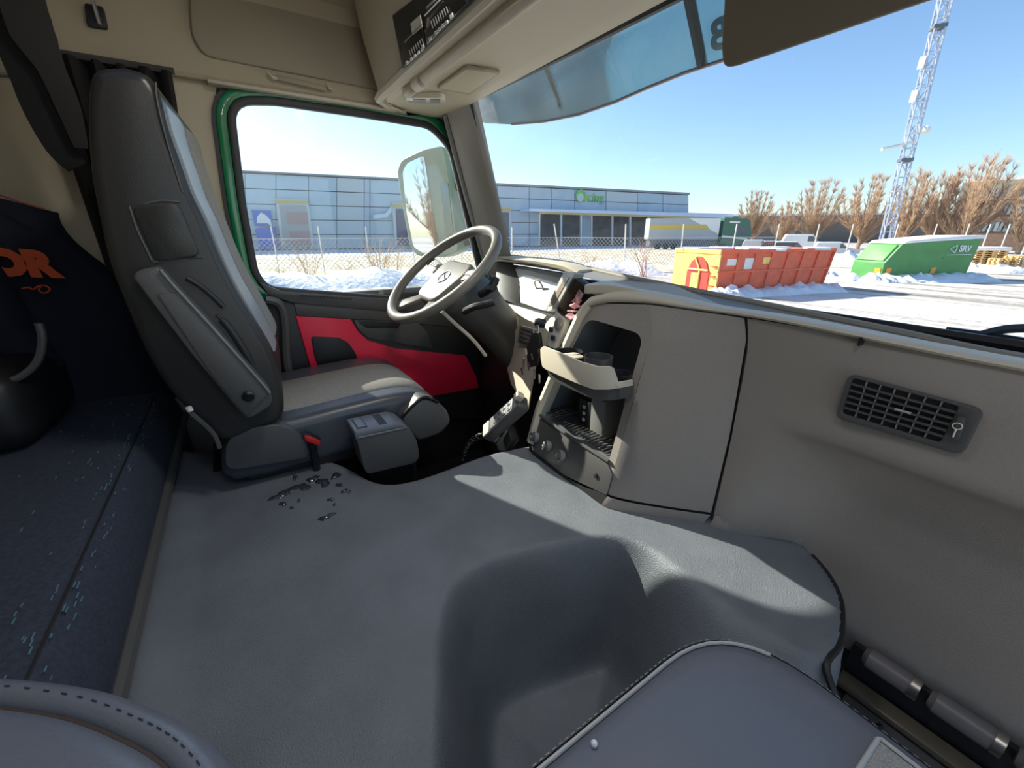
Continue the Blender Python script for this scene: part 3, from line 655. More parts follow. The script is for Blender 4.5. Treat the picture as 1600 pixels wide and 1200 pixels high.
# lower driver dash, warm beige lit by the sun
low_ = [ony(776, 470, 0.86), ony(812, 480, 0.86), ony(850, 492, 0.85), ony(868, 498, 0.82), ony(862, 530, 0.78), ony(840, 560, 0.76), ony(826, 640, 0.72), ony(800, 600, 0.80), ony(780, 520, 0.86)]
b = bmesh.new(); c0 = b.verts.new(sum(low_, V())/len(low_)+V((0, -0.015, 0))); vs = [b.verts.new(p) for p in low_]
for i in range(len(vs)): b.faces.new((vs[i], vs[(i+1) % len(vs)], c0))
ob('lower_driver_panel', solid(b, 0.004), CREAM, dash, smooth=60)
q = rpoly([ony(780, 498, 0.825), ony(792, 489, 0.825), ony(806, 495, 0.82), ony(809, 510, 0.815), ony(800, 535, 0.815), ony(782, 525, 0.825)], 0.008, 3)
ob('panel_pocket', prism(q, (0, 0.01, 0), 0.002), BEIGE, dash)
q = [ony(812, 508, 0.79), ony(838, 516, 0.78), ony(832, 545, 0.76), ony(808, 535, 0.78)]
k = ob('switch_bank', prism(q, (0, 0.01, 0), 0.002), GREYP, dash)
for i in range(4):
    t = 0.12+i*0.22; a, c = q[0].lerp(q[3], t), q[1].lerp(q[2], t); d_ = (c-a)
    ob('rocker', prism([a+d_*.15+V((0, -.003, 0)), a+d_*.85+V((0, -.003, 0)), a+d_*.85+V((0, -.003, -.008)), a+d_*.15+V((0, -.003, -.008))], (0, .002, 0)), CHAR, k)
# dark knee bolster under the wheel, down to the pedals
ob('knee_panel', bb(-0.99, -0.30, 0.86, 1.02, 0.05, 0.80, 0.03), DASH2, dash)
# display tower: silver framed screen turned to the driver
tw_ = thing('dash_display', 'silver framed display with a dark side on the driver side of the console', 'display')
tn = V((-0.20, -0.96, 0.20)).normalized(); tp = ony(876, 455, 0.74)
def tf(px, py, d=0.0): return onp(px, py, tp+tn*d, tn)
fq = [tf(881, 424), tf(899, 425), tf(868, 483), tf(851, 486)]
ob('frame', prism(rpoly(fq, 0.006, 3), -tn*0.03, 0.003), mat('silver plastic', (0.55, 0.54, 0.5), 0.35), tw_)
ob('screen', prism([tf(882, 433, 0.002), tf(889, 433, 0.002), tf(865, 476, 0.002), tf(857, 478, 0.002)], -tn*0.003), mat('amber grey screen', (0.33, 0.27, 0.20), 0.2), tw_)
ob('screen_key', prism([tf(857, 480, 0.002), tf(863, 479, 0.002), tf(861, 485, 0.002), tf(855, 486, 0.002)], -tn*0.003), WHITE, tw_)
sd = [ony(896, 434, 0.735), ony(912, 446, 0.745), ony(900, 472, 0.74), ony(884, 498, 0.73), ony(869, 484, 0.725)]
ob('dark_side', prism(rpoly(sd, 0.004, 2), (0.0, 0.03, 0), 0.002), mat('smoked brown plastic', (0.035, 0.025, 0.018), 0.25), tw_)
q = [ony(868, 486, 0.725), ony(884, 500, 0.725), ony(878, 520, 0.71), ony(866, 545, 0.69), ony(852, 540, 0.70), ony(858, 510, 0.72)]
k = ob('lower_fascia', prism(q, (0, 0.02, 0), 0.003), mat('silver plastic', (0.55, 0.54, 0.5), 0.35), tw_)
c = ony(874, 506, 0.715); ob('dial', lathe(c, V((-0.3, -1, 0.2)), [(0.016, 0), (0.017, 0.006), (0.013, 0.010)], 18), GREYP, k)
for px, py in ((861, 515), (864, 528)): ob('key_block', box(ony(px, py, 0.695), (0.012, 0.008, 0.014), 0.002), BLACK, k)
# folded pink papers stuffed behind the rail
b = None
for i in range(5):
    p = ony(905-i*3.4, 462+i*8, 0.73); b = box(p, (0.018, 0.004, 0.024), 0, Matrix.Rotation(0.6+0.3*i, 3, 'Y') @ Matrix.Rotation(0.5*i, 3, 'Z'), bm=b)
tag(ob('folded_papers', b, PINK), 'crumpled pink papers tucked behind the console rail', 'paper')

# --- keys hanging in the ignition
ky = thing('key_bunch', 'bunch of keys hanging from the ignition beside the cup holder', 'keys')
kc = ony(838, 512, 0.70)
ob('key_fob', lathe(ony(846, 505, 0.72), V((-0.5, -1, 0.2)), [(0.013, -0.01), (0.014, 0.012), (0.009, 0.020)], 14), BLACK, ky)
b = tube([ony(838, 516, 0.695)+V((0.012*math.cos(t), 0.004*math.sin(t), 0.014*math.sin(t))) for t in [i*math.pi/8 for i in range(16)]], 0.0014, 5, True); ob('key_ring', b, CHROME, ky)
ob('key_pouch', prism(rpoly([ony(831, 520, 0.69), ony(841, 520, 0.69), ony(844, 545, 0.685), ony(838, 572, 0.68), ony(824, 575, 0.68), ony(822, 545, 0.685)], 0.008, 3), (0, 0.012, 0), 0.003), BLACK, ky)
for i, (px, py, ln) in enumerate(((818, 560, 26), (826, 566, 20), (835, 578, 22), (842, 585, 22), (821, 545, 14), (830, 552, 16), (814, 575, 18))):
    a, c = ony(px, py, 0.675), ony(px-1+i*0.5, py+ln*0.6, 0.67)
    k = ob('key', prism([a+V((-.004, 0, 0)), a+V((.004, 0, 0)), c+V((.0035, 0, 0)), c+V((0, 0, -.003)), c+V((-.002, 0, 0))], (0, 0.002, 0)), CHROME if i != 4 else CREAM, ky)

# --- suspension remote clipped at the console side
rc = thing('suspension_remote', 'black handset with grey buttons and coiled cable clipped beside the console', 'remote control')
A0, B0 = ony(757, 676, 0.54), ony(812, 626, 0.60); ax = (B0-A0).normalized(); sx = ax.cross(V((0.2, -0.5, 1))).normalized(); nz = sx.cross(ax).normalized()
if nz.z < 0: nz = -nz; sx = -sx
R = Matrix((sx, ax, nz)).transposed(); Ln = (B0-A0).length; mid = (A0+B0)/2
bd = ob('body', box(mid-nz*0.012, (0.052, Ln*1.05, 0.040), 0.010, R, 3), CHAR, rc)
ob('key_field', box(mid+nz*0.008+ax*Ln*0.10, (0.042, Ln*0.72, 0.004), 0.0015, R), GREYP, rc)
for i in range(4):
    for j in range(2): ob('button', box(mid+nz*0.011+ax*(Ln*(-0.1+0.13*i))+sx*(0.010*(2*j-1)), (0.012, Ln*0.07, 0.003), 0.001, R), LEATH2, rc)
ob('end_cap', box(A0+ax*0.018+nz*0.006, (0.046, 0.030, 0.006), 0.002, R), CREAM, rc)
ob('clip', box(B0+ax*0.012+nz*0.012, (0.020, 0.020, 0.024), 0.003, R), CREAM, rc)
P = spline([A0-ax*0.005-nz*0.01, ony(738, 688, 0.52), ony(727, 704, 0.50), ony(722, 722, 0.49)], 30); hel = []
for i, p in enumerate(P):
    rr_ = 0.011*(1-0.75*i/len(P)); a = i*1.15; hel.append(p+V((rr_*math.cos(a), rr_*0.5*math.cos(a), rr_*math.sin(a))))
ob('coiled_cable', tube(hel, 0.0024, 5), BLACK, rc)
ob('holder', prism([ony(766, 690, 0.57), ony(792, 668, 0.60), ony(800, 690, 0.60), ony(790, 705, 0.58), ony(765, 704, 0.57)], (0, 0.03, 0), 0.004), DASH2, rc)

# ================================================================== STEERING WHEEL
WC = V((-0.668, 0.564, 0.930)); wr = 0.210; WT = 0.671
wx = V((1, 0, -0.039)).normalized(); wu = V((0, math.cos(WT), math.sin(WT))); wu = (wu-wx*wu.dot(wx)).normalized(); wnm = wx.cross(wu).normalized()
if wnm.z < 0: wnm = -wnm
sw_ = thing('steering_wheel', 'grey four-spoke steering wheel with a flat centre pad and round emblem', 'steering wheel')
def wp(u, v, h=0.0): return WC+wx*u+wu*v+wnm*h
ob('rim', tube([wp(wr*math.cos(t), wr*math.sin(t), 0.0) for t in [i*2*math.pi/64 for i in range(64)]], 0.0165, 14, True), WHEELM, sw_, smooth=80)
hubp = [(-0.105, 0.035), (-0.085, 0.075), (0.085, 0.075), (0.105, 0.035), (0.080, -0.085), (0.055, -0.105), (-0.055, -0.105), (-0.080, -0.085)]
ob('centre_pad', prism(rpoly([wp(x, y, -0.015) for x, y in hubp], 0.02, 4), -wnm*0.055, 0.012, 3), WHEELM, sw_)
for sx_, a in ((1, 0.10), (-1, 0.10)):
    q = [wp(sx_*0.09, 0.045, -0.026), wp(sx_*0.09, -0.005, -0.026), wp(sx_*(wr-0.005), 0.025, -0.004), wp(sx_*(wr-0.005), 0.062, -0.004)]
    ob('spoke', prism(q, -wnm*0.016, 0.005), WHEELM, sw_)
    q = [wp(sx_*0.062, -0.085, -0.026), wp(sx_*0.030, -0.10, -0.026), wp(sx_*0.085, -wr*0.93, -0.004), wp(sx_*0.135, -wr*0.82, -0.004)]
    ob('spoke', prism(q, -wnm*0.016, 0.005), WHEELM, sw_)
    k = ob('button_pod', prism(rpoly([wp(sx_*0.105, 0.048, -0.016), wp(sx_*0.105, 0.0, -0.016), wp(sx_*0.165, 0.012, -0.008), wp(sx_*0.165, 0.055, -0.008)], 0.01, 3), -wnm*0.012, 0.003), GREYP, sw_)
    for i in range(3): ob('button', box(wp(sx_*(0.120+0.016*i), 0.030, -0.012+0.002*i), (0.010, 0.016, 0.006), 0.001, Matrix((wx, wu, wnm)).transposed()), WHITE, k)
ob('emblem', tube([wp(0.026*math.cos(t), -0.005+0.026*math.sin(t), -0.0145) for t in [i*math.pi/12 for i in range(24)]], 0.0028, 6, True), CHROME, sw_)
ob('emblem_bar', tube([wp(-0.028, 0.018, -0.0145), wp(0.028, -0.022, -0.0145)], 0.002, 6), CHROME, sw_)
sc = thing('steering_column', 'dark steering column shroud with two stalks under the wheel', 'steering column')
def ring(d, a, c_, off=V()): return [WC+wnm*(-d)+off+wx*(a*math.cos(t))+wu*(c_*math.sin(t)) for t in [i*2*math.pi/20 for i in range(20)]]
o_ = V((0, 0.02, 0))
ob('shroud', loft([ring(0.055, 0.085, 0.075), ring(0.075, 0.10, 0.095), ring(0.12, 0.10, 0.10, o_), ring(0.20, 0.085, 0.085, o_*2), ring(0.32, 0.075, 0.085, o_*3), ring(0.52, 0.08, 0.10, o_*4), ring(0.70, 0.09, 0.12, o_*4)], True, True), CHAR, sc, smooth=60)
q = [onx(690, 478, -0.50), onx(715, 505, -0.50), onx(760, 556, -0.50), onx(745, 540, -0.50), onx(708, 503, -0.50)]
ob('shroud_edge', tube(spline([onx(690, 486, -0.515), onx(708, 503, -0.515), onx(738, 530, -0.515), onx(759, 556, -0.515)], 5), 0.006, 6), CREAM, sc)
for pts, r_ in (([onx(726, 487, -0.52), onx(740, 480, -0.47), onx(762, 475, -0.44), onx(772, 472, -0.43)], 0.011), ([onx(752, 460, -0.52), onx(764, 452, -0.47), onx(774, 440, -0.45)], 0.012)):
    k = ob('stalk', tube(spline(pts, 5), r_, 10), BLACK, sc)
ob('stalk_head', box(onx(771, 444, -0.45), (0.02, 0.022, 0.045), 0.006, Matrix.Rotation(-0.5, 3, 'X')), BLACK, sc)

# ================================================================== DRIVER SEAT
seat = thing('driver_seat', 'black leather driver seat with high backrest and folded armrest', 'seat')
XN, XF = -0.45, -0.93
backp = [(152, 106), (137, 125), (134, 190), (138, 260), (150, 330), (168, 410), (195, 480), (225, 550), (262, 610), (310, 660), (352, 690), (400, 672), (440, 655)]
frontp = [(442, 610), (428, 555), (400, 505), (368, 452), (342, 398), (320, 345), (298, 300), (280, 250), (262, 200), (252, 160), (243, 135), (225, 113), (190, 103)]
side = [onx(x, y, XN) for x, y in backp+frontp]
def shear(bm):
    for v in bm.verts: v.co.y += (XN-v.co.x)*0.07
    return bm
def rounded_x(pts, x0, x1, r, seg=5):
    """polygon in the yz plane made into a pillow from x0 to x1 with rounded rims"""
    n_ = V((1, 0, 0)); sg = 1 if x1 > x0 else -1; A_ = []; B_ = []
    for k in range(seg+1):
        a = math.pi/2*k/seg; lp_ = offset_loop(pts, -r*(1-math.sin(a)), n_); o_ = r*(1-math.cos(a))*sg
        A_.append([V((x0+o_, p.y, p.z)) for p in lp_]); B_.append([V((x1-o_, p.y, p.z)) for p in lp_])
    return loft(A_+B_[::-1], True, True)
side_s = spline(side, 3, True)
b = rounded_x(side_s, XN, XF, 0.018); ob('backrest', shear(b), LEATH, seat, smooth=60)
# front panels of the backrest
fp = spline([onx(x, y, XN) for x, y in frontp[1:10]], 4)
def fpanel(x0, x1, off, m, nm):
    rows = []
    for p in fp:
        t = V((0, 0.35, 0)); rows.append([V((x0, p.y-0.010, p.z)), V((x0-0.006*0, p.y+off, p.z+off*0.4)), V(((x0+x1)/2, p.y+off+0.004, p.z+off*0.4)), V((x1, p.y+off, p.z+off*0.4)), V((x1, p.y-0.010, p.z))])
    ob(nm, shear(loft(rows, False)), m, seat, smooth=60)
fpanel(-0.482, -0.665, 0.003, PALEL, 'bolster_panel'); fpanel(-0.667, -0.895, 0.006, FABRIC, 'back_cloth')
# raised seams on the side of the backrest
def sline(pts, r_=0.0022, m=CHAR, x=XN+0.0005, nm='seam'): ob(nm, tube(spline([onx(a, c, x) for a, c in pts], 5), r_, 5), m, seat)
sline([(225, 320), (250, 314), (281, 316)]); sline([(240, 410), (280, 404), (317, 402)])
sline([(202, 322), (215, 360), (238, 408)]); sline([(243, 128), (246, 160), (262, 225), (285, 300)], 0.0016, CHAR)
q = [onx(x, y, XN) for x, y in ((205, 322), (250, 316), (280, 318), (314, 400), (280, 404), (243, 409))]
ob('side_pad', prism(rpoly(q, 0.015, 4), (0.006, 0, 0), 0.004), LEATH, seat)
# creased cover over the hip
q = [onx(x, y, XN+0.002) for x, y in ((290, 432), (315, 440), (352, 475), (380, 520), (372, 528), (340, 490), (310, 460))]
ob('cover_crease', tube(spline([onx(x, y, XN+0.002) for x, y in ((292, 434), (320, 452), (350, 480))], 5), 0.006, 8), LEATH, seat)
ob('cover_crease', tube(spline([onx(x, y, XN+0.002) for x, y in ((338, 492), (356, 510), (380, 545), (402, 585))], 5), [0.003]*3+[0.008]*10+[0.004]*3, 8), LEATH, seat)
# folded armrest
ap = [onx(x, y, -0.405) for x, y in ((206, 432), (216, 422), (244, 417), (252, 422), (330, 505), (396, 580), (424, 612), (426, 632), (402, 648), (388, 655), (376, 645), (300, 555), (250, 490))]
arm = ob('armrest', prism(rpoly(ap, 0.012, 3), (-0.045, 0, 0), 0.010, 3), CHAR, seat)
ip = [onx(x, y, -0.402) for x, y in ((244, 459), (281, 457), (330, 510), (396, 584), (420, 616), (386, 652), (330, 585))]
ob('armrest_inlay', prism(rpoly(ip, 0.006, 2), (-0.006, 0, 0), 0.002), CHAR, arm)
ob('armrest_edge', tube([onx(x, y, -0.400) for x, y in ((250, 421), (270, 445), (330, 510), (396, 584), (422, 614))], 0.0025, 6), GREYP, arm)
c = onx(388, 619, -0.400); ob('pivot_cap', lathe(c, (1, 0, 0), [(0.0125, -0.002), (0.0125, 0.002), (0.010, 0.003)], 18), GLOSSB, arm)
# cushion
cp = [V((XN, y, z)) for y, z in ((-0.10, 0.47), (-0.11, 0.56), (-0.06, 0.602), (0.06, 0.605), (0.20, 0.612), (0.32, 0.615), (0.40, 0.600), (0.445, 0.560), (0.44, 0.51), (0.36, 0.48), (0.15, 0.47))]
b = rounded_x(spline(cp, 3, True), -0.475, -0.94, 0.028); ob('cushion', b, mat('sky tinted black leather', (0.065, 0.072, 0.085), 0.34, bump=0.12, bscale=420), seat, smooth=60)  # black leather, with blue skylight on its top mixed into the colour
tp_ = spline([V((0, y, z)) for y, z in ((-0.02, 0.605), (0.06, 0.6055), (0.20, 0.6125), (0.32, 0.6155), (0.39, 0.604), (0.425, 0.585))], 4)
rows = [[V((-0.545, p.y, p.z-0.004)), V((-0.55, p.y, p.z+0.004)), V((-0.66, p.y, p.z+0.006)), V((-0.80, p.y, p.z+0.004)), V((-0.805, p.y, p.z-0.004))] for p in tp_]
ob('seat_cloth', loft(rows), FABRIC, seat, smooth=60)
ob('cushion_skirt', prism(rpoly([V((-0.49, y, z)) for y, z in ((-0.08, 0.58), (0.40, 0.575), (0.42, 0.50), (0.30, 0.44), (-0.08, 0.46))], 0.02, 3), (-0.40, 0, 0), 0.01), LEATH, seat)
ob('seat_base', bb(-0.90, -0.60, -0.16, 0.34, 0.02, 0.46, 0.02), BLACK, seat)
# plastic side cover and front lever
sp_ = [onx(x, y, -0.455) for x, y in ((352, 700), (360, 684), (385, 670), (430, 663), (458, 670), (474, 684), (481, 700), (481, 716), (365, 735), (352, 728))]
ob('side_cover', prism(rpoly(sp_, 0.012, 3), (-0.05, 0, 0), 0.010, 3), CHAR, seat)
gp = [onx(x, y, -0.43) for x, y in ((632, 668), (626, 655), (650, 630), (664, 621), (684, 627), (700, 642), (706, 660), (690, 678), (655, 690))]
lev = ob('front_lever', prism(rpoly(gp, 0.014, 3), (-0.07, 0, 0), 0.010, 3), CHAR, seat)
ob('lever_edge', tube(spline([onx(x, y, -0.432) for x, y in ((626, 654), (648, 630), (664, 621), (684, 628))], 5), 0.005, 6), GLOSSB, lev)
bk = [onx(x, y, -0.44) for x, y in ((475, 681), (482, 681), (501, 689), (500, 697), (478, 690))]
bkl = thing('belt_buckle', 'seat belt buckle with red button beside the driver cushion', 'buckle')
ob('button', prism(bk, (-0.012, 0, 0), 0.002), REDB, bkl)
ob('buckle_body', prism([onx(x, y, -0.442) for x, y in ((473, 680), (482, 679), (502, 687), (500, 692), (476, 684))], (-0.022, 0, 0), 0.002), BLACK, bkl)
ob('buckle_stem', tube([onx(488, 692, -0.46), V((-0.47, 0.08, 0.44))], 0.009, 8), BLACK, bkl)
ob('recline_lever', tube(spline([onx(x, y, -0.44) for x, y in ((295, 637), (298, 645), (318, 662), (335, 680), (343, 700))], 5), 0.005, 6), CHAR, seat)
ob('lever_tip', tube([onx(294, 636, -0.438), onx(298, 642, -0.438)], 0.006, 8), WHITE, seat)
# control console on the seat side
cb = thing('gear_console', 'black box-shaped control console, button top coloured blue-grey as if skylit, beside the driver cushion', 'console')
side_c = [onx(x, y, -0.355) for x, y in ((556, 682), (628, 666), (640, 668), (652, 690), (656, 715), (648, 724), (575, 741), (570, 735))]
ob('console_body', prism(rpoly(side_c, 0.010, 3), (-0.095, 0, 0), 0.010, 3), CHAR, cb)
tc_ = [onx(x, y, -0.355) for x, y in ((554, 676), (620, 662), (632, 664), (638, 669), (556, 688))]
ob('console_lid', prism(rpoly(tc_, 0.004, 2), (-0.095, 0, 0), 0.004, 2), LEATH2, cb)  # skylight on the black console's top is painted in as slate blue
tl, tr = onx(554, 676, -0.355), onx(620, 662, -0.355)
for t0, t1, x0, x1, m_ in ((0.10, 0.34, -0.372, -0.435, DASH2), (0.13, 0.31, -0.376, -0.431, LEATH2), (0.62, 0.80, -0.37, -0.44, BLACK)):
    a, c = tl.lerp(tr, t0), tl.lerp(tr, t1); h_ = 0.0012 if m_ is not LEATH2 else 0.002
    ob('console_key', prism([V((x0, a.y, a.z+h_)), V((x0, c.y, c.z+h_)), V((x1, c.y, c.z+h_)), V((x1, a.y, a.z+h_))], (0, 0, -0.002)), m_, cb)
ob('console_mount', bb(-0.55, -0.42, 0.20, 0.34, 0.30, 0.50, 0.01), BLACK, cb)
ob('console_groove', tube([onx(560, 684, -0.3545), onx(634, 668, -0.3545)], 0.002, 6), GREYP, cb)

# ================================================================== BUNK
bunk = thing('bunk', 'dark navy bunk mattress with teal stitching along its front seam', 'bunk')
mp = [(-0.235, 0.50), (-0.240, 0.535), (-0.252, 0.575), (-0.268, 0.598), (-0.30, 0.607), (-0.45, 0.612), (-0.7, 0.615), (-1.09, 0.61), (-1.09, 0.45), (-0.30, 0.45), (-0.24, 0.47)]
rows = []
for i, x in enumerate((-1.0, -0.985, -0.95, -0.6, -0.2, 0.2, 0.6, 1.0)):
    k = (0.75, 0.95, 1, 1, 1, 1, 1, 1)[i]; rows.append([V((x, y, 0.5+(z-0.5)*k)) for y, z in mp])
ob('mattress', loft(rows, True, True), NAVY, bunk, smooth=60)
ob('front_seam', tube([V((x, -0.272, 0.6005)) for x in (-0.97, -0.5, 0, 0.5, 1.0)], 0.0022, 6), DASH2, bunk)
b = None
for i in range(360):
    x = -0.97+1.9*random.random()**0.9; off = random.choice((0.0, 0.012, 0.03, 0.05, 0.09, 0.15, -0.012, -0.02, -0.03)) + random.uniform(-.006, .006)
    if abs(off) > 0.04 and random.random() < 0.6: continue
    ln = random.uniform(0.006, 0.014)
    if off >= 0: y = -0.275-off; z = 0.6025+0.03*off if off < 0.03 else 0.6075+0.004*min(1, off/0.15)
    else: y = -0.262+0.35*(-off-0.01); z = 0.592+1.1*(off+0.010)
    b = box((x, y, z+0.0012), (ln, 0.0014, 0.0012), 0, bm=b)
ob('stitching', b, STITCH, bunk)['kind'] = 'stuff'
ob('bunk_base', bb(-1.0, 1.03, -1.09, -0.236, 0.0, 0.475, 0.012), DASH2, bunk)
ob('base_edge', tube([V((-0.99, -0.232, 0.492)), V((1.0, -0.232, 0.492))], 0.012, 8), CHAR, bunk)

# ================================================================== THINGS BY THE SLEEPER WALL
# hanging jacket
jk = thing('jacket', 'dark navy work jacket with orange print hanging behind the driver seat', 'jacket')
rows = []
for j in range(23):
    t = j/22; z = 1.17-0.60*t; r = []
    yl = -0.64-0.03*math.sin(3*t); yr = -0.36+0.13*sstep(0, 0.45, t)-0.02*math.sin(6*t)
    for i in range(29):
        s = i/28; y = yl+(yr-yl)*s
        bulge = math.sin(math.pi*min(1, max(0, s)))**0.6
        fold = 0.012*math.sin(13*s+3*t)+0.008*math.sin(23*s-5*t)*t
        r.append(V((-0.985+0.095*bulge*(0.5+0.6*t)+fold*bulge, y, z-0.10*(s-0.3)*(1-t)-0.03*bulge*t)))
    rows.append(r)
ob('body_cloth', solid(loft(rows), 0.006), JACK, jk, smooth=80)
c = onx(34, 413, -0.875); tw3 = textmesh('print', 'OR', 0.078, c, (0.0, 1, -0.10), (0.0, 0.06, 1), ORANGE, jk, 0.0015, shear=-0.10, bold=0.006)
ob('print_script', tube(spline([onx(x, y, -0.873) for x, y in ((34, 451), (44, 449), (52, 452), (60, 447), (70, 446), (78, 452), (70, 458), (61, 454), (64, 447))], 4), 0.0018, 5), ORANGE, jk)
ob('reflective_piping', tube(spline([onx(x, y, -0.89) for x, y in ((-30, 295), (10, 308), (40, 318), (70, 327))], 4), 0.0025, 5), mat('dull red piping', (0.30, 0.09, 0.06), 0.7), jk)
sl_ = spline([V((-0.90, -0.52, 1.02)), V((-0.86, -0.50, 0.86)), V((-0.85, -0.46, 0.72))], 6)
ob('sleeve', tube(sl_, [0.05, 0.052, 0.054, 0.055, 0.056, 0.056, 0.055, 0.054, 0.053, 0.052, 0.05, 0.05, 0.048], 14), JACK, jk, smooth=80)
# bag strap or cable arch below the jacket
bag = thing('dark_bag', 'black bag with a curved handle on the bunk under the jacket', 'bag')
b = box((-0.74, -0.60, 0.70), (0.34, 0.36, 0.17), 0.05, None, 3); ob('bag_body', b, BLACK, bag)
ob('bag_handle', tube(spline([onx(x, y, -0.62) for x, y in ((-10, 600), (30, 590), (58, 565), (66, 530), (60, 505))], 6), 0.007, 8), CHAR, bag)
# strap loop from the roof
st = thing('hanging_strap', 'wide black webbing strap looped from the roof behind the driver seat', 'strap')
def ribbon(pts, wds, m, nm):
    P_ = spline(pts, 6); rows = []
    for i, p in enumerate(P_):
        t = i/(len(P_)-1); k = t*(len(wds)-1); w0 = wds[int(k)]; w1 = wds[min(int(k)+1, len(wds)-1)]; w_ = w0+(w1-w0)*(k-int(k))
        d = (P_[min(i+1, len(P_)-1)]-P_[max(i-1, 0)]).normalized(); s_ = d.cross(V((1, 0, 0))).normalized()
        rows.append([p-s_*w_/2, p+V((0.004, 0, 0)), p+s_*w_/2])
    ob(nm, solid(loft(rows), 0.004), m, st, smooth=60)
ribbon([onx(x, y, -0.80) for x, y in ((40, -20), (42, 20), (55, 60), (82, 110), (108, 170), (128, 232))], [0.05, 0.07, 0.07, 0.045, 0.04, 0.02], mat('grey black webbing', (0.035, 0.034, 0.033), 0.85), 'strap_front')
ribbon([onx(x, y, -0.83) for x, y in ((28, 10), (30, 70), (45, 130), (65, 180), (95, 232), (122, 262))], [0.05, 0.07, 0.05, 0.05, 0.05, 0.04], STRAP, 'strap_back')
# chrome arm at the far left
ca = tag(ob('chrome_bracket', tube(spline([onx(x, y, -0.93) for x, y in ((-20, 116), (0, 118), (18, 120), (32, 130))], 4), 0.0075, 8), CHROME), 'small chrome bracket on the sleeper side wall at left edge', 'bracket')
# coat hook
hk = thing('coat_hook', 'black coat hook on the beige roof trim behind the strap', 'hook')
ob('hook_plate', prism(rpoly([onx(x, y, -0.98) for x, y in ((131, 4), (136, 40), (168, 45), (161, 10))], 0.006, 3), (-0.015, 0, 0), 0.003), BLACK, hk)
ob('hook_arm', tube(spline([onx(x, y, -0.965) for x, y in ((144, -2), (150, 18), (156, 38))], 4), 0.004, 6), STEEL, hk)
# curtain bunched behind the headrest
cu = []
for j in range(10):
    t = j/9; z = 1.452-0.62*t; r = []
    for i in range(40):
        s = i/39; y = -0.30+(0.25-0.02*t)*s-0.02*sstep(0.0, 0.5, t)*s; r.append(V((-0.985+0.022*math.sin(s*34)+0.006*math.sin(5*t+s*9), y, z)))
    cu.append(r)
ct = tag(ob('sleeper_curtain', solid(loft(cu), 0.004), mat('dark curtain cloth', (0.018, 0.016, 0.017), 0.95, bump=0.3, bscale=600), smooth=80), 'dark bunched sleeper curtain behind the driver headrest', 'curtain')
tag(ob('curtain_rail', tube([V((-0.975, -0.9, 1.456)), V((-0.975, -0.04, 1.456))], 0.008, 6), CHAR), 'dark curtain rail along the roof trim behind the driver seat', 'rail')
# seat belt guide on the B-pillar
bg_ = thing('belt_guide', 'small dark seat belt guide on the beige door pillar', 'belt guide')
ob('guide_body', box(onx(312, 304, -1.005), (0.02, 0.022, 0.03), 0.004), BLACK, bg_)
ob('guide_pin', tube([onx(318, 345, -1.0), onx(334, 339, -0.99)], 0.003, 6), CREAM, bg_)
ob('belt_webbing', prism([onx(303, 300, -1.008), onx(311, 300, -1.008), onx(450, 600, -1.008), onx(438, 600, -1.008)], (-0.003, 0, 0)), STRAP, bg_)

# ================================================================== PASSENGER SEAT (camera is above it)
ps = thing('passenger_seat', 'black leather passenger seat with pale piping in the foreground', 'seat')
def cush(x0, x1, y0, y1, rr, z, drop, crown, nz=8):
    """rounded cushion plan with domed top"""
    plan = rpoly([V((x0, y0, 0)), V((x0, y1, 0)), V((x1, y1, 0)), V((x1, y0, 0))], rr, 10); c = sum(plan, V())/len(plan); rows = []
    for k in range(nz+1):      # from bottom outwards to the rim and over the dome
        t = k/nz
        if t < 0.3: f, zz = 1.0, z-drop*(1-t/0.3)
        else:
            a = (t-0.3)/0.7; f = 1-0.9*a**1.6 if a < 1 else 0.1; zz = z+crown*math.sin(a*math.pi/2)
        rows.append([c+(p-c)*f+V((0, 0, zz)) for p in plan])
    return loft(rows, True, True), plan, c
b, plan, c = cush(0.425, 0.965, -0.12, 0.472, 0.13, 0.565, 0.12, 0.035)
ob('cushion', b, LEATH2, ps, smooth=70)
rim = [c+(p-c)*0.965+V((0, 0, 0.5745)) for p in plan]
rsel = sorted([p for p in rim if p.x < 0.60 and (p.x < 0.56 or p.y > 0.2) and p.y > -0.1], key=lambda p: math.atan2(p.y-c.y, -(p.x-c.x)))
ob('piping', tube([V((rsel[0].x, -0.1, rsel[0].z))]+rsel[:-3], 0.0022, 6), PALEPIPE, ps)
ob('side_border', loft([[c+(p-c)*1.012+V((0, 0, 0.47)) for p in plan], [c+(p-c)*1.012+V((0, 0, 0.545)) for p in plan], [c+(p-c)*0.985+V((0, 0, 0.570)) for p in plan]], True), LEATH2, ps, smooth=70)
b = None
for i in range(0, len(rim)):
    p, q = plan[i], plan[(i+1) % len(plan)]; n_ = max(1, int((q-p).length/0.008))
    for k in range(n_):
        s_ = p.lerp(q, (k+.5)/n_); s_ = c+(s_-c)*0.995; d = (q-p).normalized()
        b = box((s_.x, s_.y, 0.5665), (0.0046, 0.0012, 0.0014), 0, Matrix.Rotation(math.atan2(d.y, d.x), 3, 'Z'), bm=b)
ob('stitching', b, GREYP, ps)['kind'] = 'stuff'
cc_ = c
def dome_z(x, y):
    f = ((abs(x-cc_.x)/0.27)**4+(abs(y-cc_.y)/0.296)**4)**0.25; a_ = (max(0.0, 1-f)/0.9)**(1/1.6); return 0.565+0.035*math.sin(min(1, a_)*math.pi/2)
gx = [0.602+0.23*i/10 for i in range(11)]; gy = [-0.05+0.492*j/14 for j in range(15)]
ob('seat_cloth', solid(loft([[V((x, y, dome_z(x, y)+0.004)) for x in gx] for y in gy]), 0.004), FABRIC, ps, smooth=70)
